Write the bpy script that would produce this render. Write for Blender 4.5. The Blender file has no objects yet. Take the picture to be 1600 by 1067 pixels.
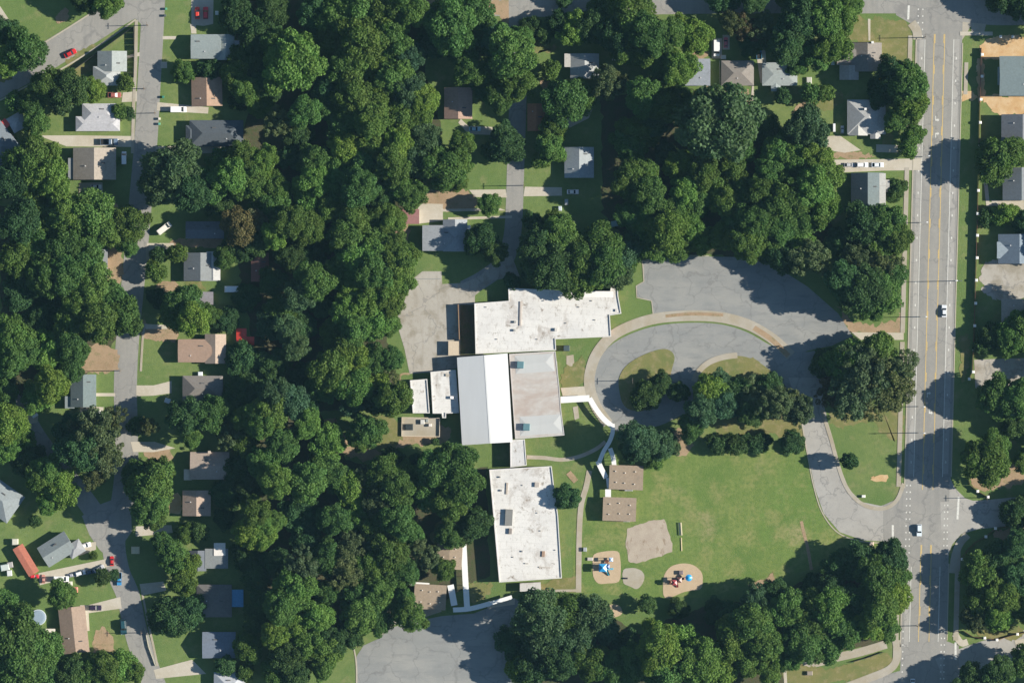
import bpy, bmesh, math, random
import numpy as np
from mathutils import Vector, noise, Matrix

# ------------------------------------------------------------------ camera, sky, sun, exposure
S = bpy.context.scene
R = math.radians
MPP = 0.25                      # metres per map unit
ALT = 2500.0                    # flying height
SUN_EL = 28.5
cam = bpy.data.objects.new('aerial_camera', bpy.data.cameras.new('aerial_camera'))
S.collection.objects.link(cam)
cam.location = (0, 0, ALT)
cam.data.sensor_width = 36
cam.data.lens = 36 * ALT / (1600 * MPP)
cam.data.clip_start = 10
cam.data.clip_end = 9000
S.camera = cam

W = bpy.data.worlds.new("World"); S.world = W; W.use_nodes = True
wn = W.node_tree.nodes; wl = W.node_tree.links
sky = wn.new('ShaderNodeTexSky'); sky.sky_type = 'NISHITA'; sky.sun_disc = False
sky.sun_elevation = R(SUN_EL); sky.sun_rotation = R(90)
sky.air_density = 1.4; sky.dust_density = 0.1; sky.ozone_density = 4.0
wl.new(sky.outputs[0], wn['Background'].inputs[0]); wn['Background'].inputs[1].default_value = 0.05
sun = bpy.data.objects.new('sun', bpy.data.lights.new('sun', 'SUN'))
S.collection.objects.link(sun)
sun.data.energy = 4.9; sun.data.angle = R(0.6); sun.data.color = (1.0, 0.925, 0.80)
sun.rotation_euler = (0, R(90 - SUN_EL), R(1.0))
sun.location = (300, 0, 200)
S.view_settings.view_transform = 'Standard'; S.view_settings.look = 'None'
S.view_settings.exposure = 0.90; S.view_settings.gamma = 1
S.view_settings.use_curve_mapping = False
S.cycles.max_bounces = 5; S.cycles.diffuse_bounces = 3
S.cycles.use_denoising = True

COL = S.collection
rnd = random.Random(7)

# ------------------------------------------------------------------ helpers
def P(px, py, z=0.0):
    k = (ALT - z) / ALT
    return Vector(((px - 800) * MPP * k, (533.5 - py) * MPP * k, z))

def link(name, me, mat=None, parent=None, color=None, loc=None):
    o = bpy.data.objects.new(name, me); COL.objects.link(o)
    if mat is not None and me is not None and not me.materials:
        me.materials.append(mat)
    if parent is not None: o.parent = parent
    if color is not None: o.color = (*color, 1)
    if loc is not None: o.location = loc
    return o

def tag(o, label=None, cat=None, group=None, kind=None):
    if label: o['label'] = label
    if cat: o['category'] = cat
    if group: o['group'] = group
    if kind: o['kind'] = kind
    return o

def empty(name, loc=(0, 0, 0), rz=0.0):
    o = bpy.data.objects.new(name, None); COL.objects.link(o)
    o.location = loc; o.rotation_euler = (0, 0, rz); o.empty_display_size = 0.5
    return o

def me_new(name, verts, faces):
    me = bpy.data.meshes.new(name); me.from_pydata([tuple(v) for v in verts], [], faces); me.update()
    return me

def copy_tree(o, parent=None, color=None):
    c = o.copy(); COL.objects.link(c); c.parent = parent
    for ch in [x for x in o.children]:
        d = copy_tree(ch, c, color)
    if color is not None and c.get('paint'): c.color = (*color, 1)
    return c

class MB:
    def __init__(s): s.v = []; s.f = []
    def add(s, v, f):
        n = len(s.v); s.v += [tuple(x) for x in v]; s.f += [tuple(i + n for i in q) for q in f]; return s
    def box(s, x0, x1, y0, y1, z0, z1):
        return s.add([(x0,y0,z0),(x1,y0,z0),(x1,y1,z0),(x0,y1,z0),(x0,y0,z1),(x1,y0,z1),(x1,y1,z1),(x0,y1,z1)],
                     [(3,2,1,0),(4,5,6,7),(0,1,5,4),(1,2,6,5),(2,3,7,6),(3,0,4,7)])
    def frust(s, b, t, z0, z1):
        x0,x1,y0,y1 = b; X0,X1,Y0,Y1 = t
        return s.add([(x0,y0,z0),(x1,y0,z0),(x1,y1,z0),(x0,y1,z0),(X0,Y0,z1),(X1,Y0,z1),(X1,Y1,z1),(X0,Y1,z1)],
                     [(3,2,1,0),(4,5,6,7),(0,1,5,4),(1,2,6,5),(2,3,7,6),(3,0,4,7)])
    def cyl(s, a, b, ra, rb, n=8):
        a = Vector(a); b = Vector(b); d = (b - a).normalized()
        u = d.orthogonal().normalized(); w = d.cross(u); vs = []
        for c, r in ((a, ra), (b, rb)):
            for i in range(n):
                t = 2 * math.pi * i / n; vs.append(c + (u * math.cos(t) + w * math.sin(t)) * r)
        fs = [(i, (i+1) % n, n + (i+1) % n, n + i) for i in range(n)]
        fs += [tuple(range(n-1, -1, -1)), tuple(range(n, 2*n))]
        return s.add(vs, fs)
    def mesh(s, name): return me_new(name, s.v, s.f)
    def build(s, name, mat, parent=None, color=None, bevel=0):
        me = s.mesh(name)
        if bevel:
            bm = bmesh.new(); bm.from_mesh(me)
            bmesh.ops.bevel(bm, geom=bm.edges[:], offset=bevel, segments=1, affect='EDGES'); bm.to_mesh(me); bm.free()
        return link(name, me, mat, parent, color)

# ------------------------------------------------------------------ materials
def new_mat(name, rough=0.9, spec=0.3):
    m = bpy.data.materials.new(name); m.use_nodes = True
    n = m.node_tree.nodes; b = n['Principled BSDF']
    b.inputs['Roughness'].default_value = rough
    b.inputs['Specular IOR Level'].default_value = spec
    return m, n, m.node_tree.links, b

def rgb(c): return (*c, 1)

def ramp(n, l, src, stops):
    r = n.new('ShaderNodeValToRGB'); cr = r.color_ramp
    while len(cr.elements) < len(stops): cr.elements.new(0.5)
    for e, (p, c) in zip(cr.elements, stops): e.position = p; e.color = rgb(c)
    l.new(src, r.inputs[0]); return r.outputs[0]

def noise_tex(n, l, co, scale, detail=4, rough=0.55, dist=0.0):
    t = n.new('ShaderNodeTexNoise'); t.inputs['Scale'].default_value = scale
    t.inputs['Detail'].default_value = detail; t.inputs['Roughness'].default_value = rough
    t.inputs['Distortion'].default_value = dist
    if co is not None: l.new(co, t.inputs['Vector'])
    return t.outputs[0]

def coords(n, l, scale=(1, 1, 1), rot=0.0):
    tc = n.new('ShaderNodeTexCoord'); mp = n.new('ShaderNodeMapping')
    mp.inputs['Scale'].default_value = scale; mp.inputs['Rotation'].default_value = (0, 0, rot)
    l.new(tc.outputs['Object'], mp.inputs['Vector']); return mp.outputs[0]

def mix(n, l, fac, a, b, mode='MIX'):
    m = n.new('ShaderNodeMix'); m.data_type = 'RGBA'; m.blend_type = mode
    for s, v in ((m.inputs[0], fac), (m.inputs[6], a), (m.inputs[7], b)):
        if hasattr(v, 'is_output') or isinstance(v, bpy.types.NodeSocket): l.new(v, s)
        elif isinstance(v, (int, float)): s.default_value = v
        else: s.default_value = rgb(v)
    return m.outputs[2]

def surf_mat(name, base, layers, rough=0.9, bump=0.0, bscale=3.0, spec=0.2):
    """layers: (scale, coord-scale, lo, hi, colour, strength, detail)"""
    m, n, l, b = new_mat(name, rough, spec)
    cur = base
    for (sc, cs, lo, hi, c, st, det) in layers:
        co = coords(n, l, cs)
        f = noise_tex(n, l, co, sc, det, 0.6)
        mr = n.new('ShaderNodeMapRange'); mr.inputs['From Min'].default_value = lo; mr.inputs['From Max'].default_value = hi
        mr.inputs['To Max'].default_value = st; l.new(f, mr.inputs[0])
        cur = mix(n, l, mr.outputs[0], cur, c)
    if name in ('lot_asphalt', 'old_asphalt', 'pale_drive_asphalt', 'worn_beige_lot'):
        vo = n.new('ShaderNodeTexVoronoi'); vo.feature = 'DISTANCE_TO_EDGE'; vo.inputs['Scale'].default_value = 0.07
        co = coords(n, l); wv = n.new('ShaderNodeTexNoise'); wv.inputs['Scale'].default_value = 0.25; wv.inputs['Detail'].default_value = 5
        l.new(co, wv.inputs['Vector']); vm = n.new('ShaderNodeVectorMath'); vm.operation = 'MULTIPLY_ADD'
        l.new(wv.outputs[1], vm.inputs[0]); vm.inputs[1].default_value = (9, 9, 0); l.new(co, vm.inputs[2]); l.new(vm.outputs[0], vo.inputs['Vector'])
        m2 = n.new('ShaderNodeMapRange'); m2.inputs['From Min'].default_value = 0.004; m2.inputs['From Max'].default_value = 0.022
        m2.inputs['To Min'].default_value = 0.45; m2.inputs['To Max'].default_value = 0.0; l.new(vo.outputs['Distance'], m2.inputs[0])
        cur = mix(n, l, m2.outputs[0], cur, (0.15, 0.15, 0.15))
    if isinstance(cur, tuple): b.inputs['Base Color'].default_value = rgb(cur)
    else: l.new(cur, b.inputs['Base Color'])
    if bump:
        bp = n.new('ShaderNodeBump'); bp.inputs['Strength'].default_value = bump; bp.inputs['Distance'].default_value = 0.3
        l.new(noise_tex(n, l, coords(n, l), bscale, 5, 0.7), bp.inputs['Height']); l.new(bp.outputs[0], b.inputs['Normal'])
    return m

def objcol_mat(name, rough=0.8, spec=0.3, var=0.12, scale=0.8, cs=(1, 1, 1), coat=0.0, stain=None, metallic=0.0):
    m, n, l, b = new_mat(name, rough, spec)
    oi = n.new('ShaderNodeObjectInfo')
    f = noise_tex(n, l, coords(n, l, cs), scale, 6, 0.7)
    mr = n.new('ShaderNodeMapRange'); mr.inputs['From Min'].default_value = 0.3; mr.inputs['From Max'].default_value = 0.7
    mr.inputs['To Min'].default_value = 1 - var; mr.inputs['To Max'].default_value = 1 + var
    l.new(f, mr.inputs[0])
    cur = mix(n, l, 1.0, oi.outputs['Color'], mr.outputs[0], 'MULTIPLY')
    if stain:
        f2 = noise_tex(n, l, coords(n, l, stain[1]), stain[0], 6, 0.7, 0.4)
        m2 = n.new('ShaderNodeMapRange'); m2.inputs['From Min'].default_value = stain[2]; m2.inputs['From Max'].default_value = stain[3]
        m2.inputs['To Max'].default_value = stain[5]; l.new(f2, m2.inputs[0])
        cur = mix(n, l, m2.outputs[0], cur, stain[4])
    if name == 'membrane_roof':
        br = n.new('ShaderNodeTexBrick'); br.inputs['Scale'].default_value = 1.0; br.inputs['Brick Width'].default_value = 9.0
        br.inputs['Row Height'].default_value = 3.0; br.inputs['Mortar Size'].default_value = 0.10; br.inputs['Mortar Smooth'].default_value = 0.6
        l.new(coords(n, l, (1, 1, 1), 0.057), br.inputs['Vector']); mm = n.new('ShaderNodeMath'); mm.operation = 'MULTIPLY'; mm.inputs[1].default_value = 0.30
        l.new(br.outputs['Fac'], mm.inputs[0]); cur = mix(n, l, mm.outputs[0], cur, (0.36, 0.35, 0.33))
        for sc, cs2, lo, hi, c, st in ((0.9, (1, 0.5, 1), 0.56, 0.70, (0.30, 0.27, 0.24), 0.65), (0.07, (1, 1, 1), 0.45, 0.65, (0.46, 0.455, 0.45), 0.4), (0.28, (1, 1, 1), 0.58, 0.68, (0.17, 0.13, 0.09), 0.85)):
            f3 = noise_tex(n, l, coords(n, l, cs2), sc, 7, 0.7, 0.3); m3 = n.new('ShaderNodeMapRange')
            m3.inputs['From Min'].default_value = lo; m3.inputs['From Max'].default_value = hi; m3.inputs['To Max'].default_value = st
            l.new(f3, m3.inputs[0]); cur = mix(n, l, m3.outputs[0], cur, c)
    l.new(cur, b.inputs['Base Color'])
    b.inputs['Coat Weight'].default_value = coat; b.inputs['Metallic'].default_value = metallic
    return m

M = {}
M['grass'] = surf_mat('grass', (0.124, 0.190, 0.056), [
    (0.018, (1,1,1), 0.42, 0.62, (0.178, 0.215, 0.075), 0.8, 5),
    (0.06, (1,1,1), 0.45, 0.68, (0.082, 0.155, 0.042), 0.8, 6),
    (0.13, (1,1,1), 0.55, 0.70, (0.27, 0.235, 0.125), 0.6, 8),
    (0.5, (1,1,1), 0.42, 0.68, (0.090, 0.150, 0.044), 0.7, 7),
    (2.2, (1,1,1), 0.40, 0.7, (0.17, 0.22, 0.085), 0.6, 4)], 0.95, 0.5, 2.5, 0.1)
M['field'] = surf_mat('field_grass', (0.122, 0.205, 0.050), [
    (0.03, (1,0.6,1), 0.42, 0.58, (0.195, 0.235, 0.075), 0.9, 6),
    (0.07, (1,1,1), 0.50, 0.62, (0.078, 0.158, 0.036), 0.85, 6),
    (0.35, (1,0.12,1), 0.42, 0.66, (0.095, 0.168, 0.040), 0.6, 4),
    (0.11, (1,1,1), 0.50, 0.64, (0.26, 0.255, 0.105), 0.75, 8),
    (0.05, (1,1,1), 0.58, 0.70, (0.33, 0.28, 0.155), 0.8, 9),
    (0.7, (1,1,1), 0.42, 0.68, (0.085, 0.152, 0.038), 0.85, 8),
    (2.4, (1,1,1), 0.4, 0.7, (0.20, 0.235, 0.08), 0.6, 4)], 0.95, 0.5, 2.5, 0.1)
M['dry'] = surf_mat('dry_grass', (0.196, 0.190, 0.075), [
    (0.10, (1,1,1), 0.45, 0.65, (0.132, 0.167, 0.057), 0.9, 6),
    (0.35, (1,1,1), 0.50, 0.70, (0.322, 0.253, 0.149), 0.7, 6),
    (1.8, (1,1,1), 0.4, 0.7, (0.149, 0.161, 0.063), 0.5, 4)], 0.95, 0.4, 2.5, 0.1)
M['dirt'] = surf_mat('bare_soil', (0.34, 0.245, 0.155), [
    (0.15, (1,1,1), 0.40, 0.68, (0.26, 0.185, 0.11), 0.9, 6),
    (0.35, (1,1,1), 0.52, 0.68, (0.17, 0.165, 0.075), 0.75, 6),
    (1.6, (1,1,1), 0.4, 0.8, (0.42, 0.32, 0.22), 0.6, 4)], 0.95, 0.4, 3)
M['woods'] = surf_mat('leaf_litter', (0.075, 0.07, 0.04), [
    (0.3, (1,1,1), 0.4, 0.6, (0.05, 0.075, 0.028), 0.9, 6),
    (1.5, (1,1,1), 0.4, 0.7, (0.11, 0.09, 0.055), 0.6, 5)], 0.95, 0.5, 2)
M['clay'] = surf_mat('orange_clay', (0.50, 0.33, 0.165), [
    (0.2, (1,1,1), 0.4, 0.65, (0.58, 0.44, 0.27), 0.9, 6),
    (0.5, (1,1,1), 0.55, 0.75, (0.42, 0.22, 0.10), 0.7, 6)], 0.95, 0.4, 3)
M['sand'] = surf_mat('playground_sand', (0.475, 0.370, 0.252), [
    (0.5, (1,1,1), 0.4, 0.7, (0.408, 0.314, 0.209), 0.7, 6)], 0.95, 0.3, 3)
M['mulch'] = surf_mat('grey_mulch', (0.37, 0.315, 0.255), [
    (0.25, (1,1,1), 0.40, 0.60, (0.42, 0.365, 0.295), 0.9, 6),
    (0.5, (1,0.5,1), 0.56, 0.66, (0.24, 0.18, 0.125), 0.8, 7)], 0.95, 0.4, 3)
M['asphalt'] = surf_mat('old_asphalt', (0.262, 0.256, 0.240), [
    (0.05, (1,1,1), 0.40, 0.65, (0.315, 0.305, 0.280), 0.8, 6),
    (0.5, (1,0.05,1), 0.45, 0.7, (0.225, 0.225, 0.215), 0.7, 4),
    (0.16, (1,1,1), 0.52, 0.66, (0.235, 0.232, 0.222), 0.5, 8),
    (0.8, (1,1,1), 0.50, 0.72, (0.33, 0.32, 0.29), 0.4, 8)], 0.92, 0.15, 6)
M['lot'] = surf_mat('lot_asphalt', (0.245, 0.252, 0.246), [
    (0.05, (1,1,1), 0.42, 0.62, (0.300, 0.300, 0.282), 0.8, 6),
    (0.22, (0.35,1,1), 0.46, 0.66, (0.215, 0.225, 0.224), 0.75, 7),
    (0.6, (0.2,1,1), 0.56, 0.66, (0.19, 0.195, 0.195), 0.5, 7),
    (0.9, (1,1,1), 0.56, 0.72, (0.32, 0.315, 0.295), 0.45, 8)], 0.92, 0.15, 6)
M['drive'] = surf_mat('pale_drive_asphalt', (0.335, 0.325, 0.302), [
    (0.08, (1,1,1), 0.42, 0.62, (0.375, 0.365, 0.342), 0.8, 6),
    (0.25, (1,1,1), 0.54, 0.66, (0.29, 0.285, 0.27), 0.6, 8),
    (0.6, (1,1,1), 0.5, 0.7, (0.28, 0.275, 0.26), 0.5, 8)], 0.92, 0.15, 6)
M['oldlot'] = surf_mat('worn_beige_lot', (0.365, 0.342, 0.300), [
    (0.07, (1,1,1), 0.42, 0.62, (0.40, 0.380, 0.340), 0.8, 6),
    (0.16, (1,1,1), 0.50, 0.64, (0.235, 0.21, 0.16), 0.75, 8),
    (0.5, (1,0.15,1), 0.52, 0.7, (0.28, 0.255, 0.21), 0.6, 6),
    (0.8, (1,1,1), 0.5, 0.7, (0.31, 0.285, 0.24), 0.5, 8)], 0.92, 0.15, 6)
M['concrete'] = surf_mat('concrete', (0.475, 0.437, 0.366), [
    (0.12, (1,1,1), 0.42, 0.65, (0.408, 0.366, 0.285), 0.8, 6),
    (0.9, (1,1,1), 0.5, 0.72, (0.532, 0.494, 0.427), 0.6, 8)], 0.85, 0.1, 6)
M['walk'] = surf_mat('old_pavement_concrete', (0.375, 0.345, 0.29), [
    (0.12, (1,1,1), 0.42, 0.62, (0.33, 0.29, 0.215), 0.85, 6),
    (0.5, (1,1,1), 0.55, 0.75, (0.47, 0.43, 0.36), 0.6, 8)], 0.88, 0.1, 6)
M['kerb'] = surf_mat('kerb_concrete', (0.42, 0.385, 0.31), [
    (0.4, (1,1,1), 0.45, 0.7, (0.33, 0.30, 0.23), 0.7, 6)], 0.88)
M['white'] = surf_mat('road_paint_white', (0.62, 0.62, 0.58), [(1.5, (1,1,1), 0.5, 0.75, (0.32,0.32,0.30), 0.8, 8)], 0.7)
M['yellow'] = surf_mat('road_paint_yellow', (0.66, 0.47, 0.16), [(1.5, (1,1,1), 0.5, 0.75, (0.34,0.29,0.2), 0.8, 8)], 0.7)
M['shingle'] = objcol_mat('shingle_roof', 0.92, 0.15, 0.14, 1.2, (1,1,1), stain=(0.35,(1,1,1),0.55,0.8,(0.13,0.12,0.10),0.35))
M['flatroof'] = objcol_mat('membrane_roof', 0.8, 0.2, 0.05, 0.6, (1,1,1), stain=(0.16,(1,0.7,1),0.53,0.72,(0.22,0.17,0.13),0.7))
M['metalroof'] = objcol_mat('metal_roof', 0.55, 0.3, 0.035, 0.5, (1,0.1,1))
M['tanroof'] = objcol_mat('gravel_roof', 0.9, 0.2, 0.08, 0.5, (1,1,1), stain=(0.13,(0.5,1,1),0.47,0.66,(0.37,0.295,0.25),0.7))
M['paint'] = objcol_mat('painted_surface', 0.7, 0.3, 0.06, 1.0)
M['plastic'] = objcol_mat('coloured_plastic', 0.35, 0.5, 0.03, 1.0)
M['carpaint'] = objcol_mat('car_paint', 0.3, 0.5, 0.02, 1.0, coat=0.6)
M['brick'] = objcol_mat('brick_wall', 0.9, 0.2, 0.2, 3.0)
def plain(name, c, rough=0.6, spec=0.4, metallic=0.0):
    m, n, l, b = new_mat(name, rough, spec); b.inputs['Base Color'].default_value = rgb(c); b.inputs['Metallic'].default_value = metallic
    return m
M['glass'] = plain('dark_glass', (0.02, 0.028, 0.035), 0.08, 0.6)
M['rubber'] = plain('tyre_rubber', (0.02, 0.02, 0.02), 0.9)
M['lamp'] = plain('lamp_lens', (0.7, 0.7, 0.68), 0.2, 0.6)
M['redlamp'] = plain('tail_lens', (0.4, 0.02, 0.02), 0.2, 0.6)
M['wood'] = surf_mat('weathered_wood', (0.42, 0.33, 0.21), [(1.5, (1,0.2,1), 0.4, 0.7, (0.28,0.2,0.12), 0.8, 5)], 0.9)
M['pole'] = surf_mat('pole_wood', (0.17, 0.13, 0.10), [(3, (1,1,1), 0.4, 0.7, (0.11,0.085,0.06), 0.8, 5)], 0.9)
M['steel'] = plain('galvanised_steel', (0.45, 0.46, 0.47), 0.45, 0.5, 0.6)
M['bark'] = surf_mat('bark', (0.10, 0.075, 0.052), [(3, (1,1,0.3), 0.4, 0.7, (0.055,0.04,0.028), 0.9, 5)], 0.95)

def leaf_mat(name, trans):
    m, n, l, b = new_mat(name, 0.65, 0.18)
    oi = n.new('ShaderNodeObjectInfo'); at = n.new('ShaderNodeAttribute'); at.attribute_name = 'tint'
    col = mix(n, l, 1.0, oi.outputs['Color'], at.outputs['Color'], 'MULTIPLY')
    l.new(col, b.inputs['Base Color'])
    tr = n.new('ShaderNodeBsdfTranslucent')
    l.new(mix(n, l, 1.0, col, (0.9, 1.15, 0.5), 'MULTIPLY'), tr.inputs['Color'])
    ms = n.new('ShaderNodeMixShader'); ms.inputs[0].default_value = trans
    l.new(b.outputs[0], ms.inputs[1]); l.new(tr.outputs[0], ms.inputs[2])
    l.new(ms.outputs[0], n['Material Output'].inputs['Surface'])
    return m
M['leaf'] = leaf_mat('leaves', 0.36)

# ------------------------------------------------------------------ flat work
_z = [0]
def nextz(base):
    _z[0] += 1
    return base + (_z[0] % 60) * 0.0005 * 3

def spline(pts, closed=True, n=5):
    out = []; k = len(pts)
    rng = range(k) if closed else range(k - 1)
    for i in rng:
        if closed: p = [pts[(i + j) % k] for j in (-1, 0, 1, 2)]
        else: p = [pts[max(0, min(k - 1, i + j))] for j in (-1, 0, 1, 2)]
        for s in range(n):
            t = s / n
            out.append(tuple(0.5 * ((2*p[1][a]) + (-p[0][a]+p[2][a])*t + (2*p[0][a]-5*p[1][a]+4*p[2][a]-p[3][a])*t*t
                                    + (-p[0][a]+3*p[1][a]-3*p[2][a]+p[3][a])*t**3) for a in (0, 1)))
    if not closed: out.append(tuple(pts[-1]))
    return out

def jitter(pts, amp, step=4, seed=0):
    out = []; k = len(pts); r = random.Random(seed)
    for i in range(k):
        a, b = pts[i], pts[(i+1) % k]
        d = math.hypot(b[0]-a[0], b[1]-a[1]); m = max(1, int(d / step))
        for s in range(m):
            t = s / m; x = a[0] + (b[0]-a[0])*t; y = a[1] + (b[1]-a[1])*t
            nn = noise.noise_vector(Vector((x*0.09, y*0.09, seed)))
            n2 = noise.noise_vector(Vector((x*0.33, y*0.33, seed+50)))
            out.append((x + nn.x*amp*1.6 + n2.x*amp*1.3 + r.uniform(-amp, amp)*0.3, y + nn.y*amp*1.6 + n2.y*amp*1.3 + r.uniform(-amp, amp)*0.3))
    return out

def area2(pts): return sum(pts[i][0]*pts[(i+1) % len(pts)][1] - pts[(i+1) % len(pts)][0]*pts[i][1] for i in range(len(pts)))

def sheet(name, pts, z, mat, parent=None, thick=0.15, kind='structure', label=None, cat=None, group=None):
    if area2(pts) > 0: pts = pts[::-1]       # map y points down, so this makes it counter-clockwise in the world
    n = len(pts)
    top = [P(x, y).to_tuple()[:2] + (z,) for x, y in pts]; bot = [(a, b, z - thick) for a, b, _ in top]
    faces = [tuple(range(n))] + [(i, i + n, (i+1) % n + n, (i+1) % n) for i in range(n)]
    me = me_new(name, top + bot, faces)
    bm = bmesh.new(); bm.from_mesh(me); bm.faces.ensure_lookup_table()
    bmesh.ops.triangulate(bm, faces=[bm.faces[0]]); bm.to_mesh(me); bm.free()
    o = link(name, me, mat, parent)
    if parent is None: tag(o, label, cat, group, kind)
    return o

def offset_line(line, d):
    out = []
    for i, p in enumerate(line):
        a = line[max(0, i-1)]; b = line[min(len(line)-1, i+1)]
        dx, dy = b[0]-a[0], b[1]-a[1]; L = math.hypot(dx, dy) or 1
        out.append((p[0] - dy/L*d, p[1] + dx/L*d))
    return out

def ribbon(name, line, w, z, mat, parent=None, thick=0.15, smooth=True, **kw):
    """line in map units, w in map units (a number, or one per point)"""
    if smooth and len(line) > 2: line = spline(line, False, 6)
    a = offset_line(line, w/2); b = offset_line(line, -w/2); n = len(line)
    vs = []
    for x, y in a: vs.append(P(x, y).to_tuple()[:2] + (z,))
    for x, y in b: vs.append(P(x, y).to_tuple()[:2] + (z,))
    m = len(vs); vs += [(p[0], p[1], z - thick) for p in vs]
    fs = []
    for i in range(n-1):
        fs.append((i, i+1, n+i+1, n+i)); fs.append((m+i+1, m+i, i, i+1)[::-1] if 0 else (m+i, m+i+1, i+1, i)); fs.append((m+n+i+1, m+n+i, n+i, n+i+1))
    fs.append((m, 0, n, m+n)); fs.append((n-1, m+n-1, m+2*n-1, 2*n-1))
    me = me_new(name, vs, fs)
    bm = bmesh.new(); bm.from_mesh(me); bmesh.ops.recalc_face_normals(bm, faces=bm.faces); bm.to_mesh(me); bm.free()
    o = link(name, me, mat, parent)
    if parent is None: tag(o, kw.get('label'), kw.get('cat'), kw.get('group'), kw.get('kind', 'structure'))
    return o

def rect(x0, y0, x1, y1): return [(x0, y0), (x1, y0), (x1, y1), (x0, y1)]

# ground: one sheet to the horizon
g = 3000
gb = bmesh.new(); bmesh.ops.create_grid(gb, x_segments=8, y_segments=8, size=g)
gm = bpy.data.meshes.new('ground'); gb.to_mesh(gm); gb.free()
tag(link('ground', gm, M['grass']), kind='structure')

# thin morning air between the camera and the ground
hz_ = MB().box(-3100,3100,-3100,3100,-1,ALT+25).mesh('haze')
hm_ = bpy.data.materials.new('haze'); hm_.use_nodes = True; hn = hm_.node_tree.nodes; hn.clear()
ho = hn.new('ShaderNodeOutputMaterial'); hv = hn.new('ShaderNodeVolumePrincipled')
hv.inputs['Color'].default_value = (0.35,0.68,0.98,1); hv.inputs['Density'].default_value = 0.0000115; hv.inputs['Anisotropy'].default_value = 0.1
hm_.node_tree.links.new(hv.outputs[0], ho.inputs['Volume'])
tag(link('haze', hz_, hm_), kind='stuff')

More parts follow.
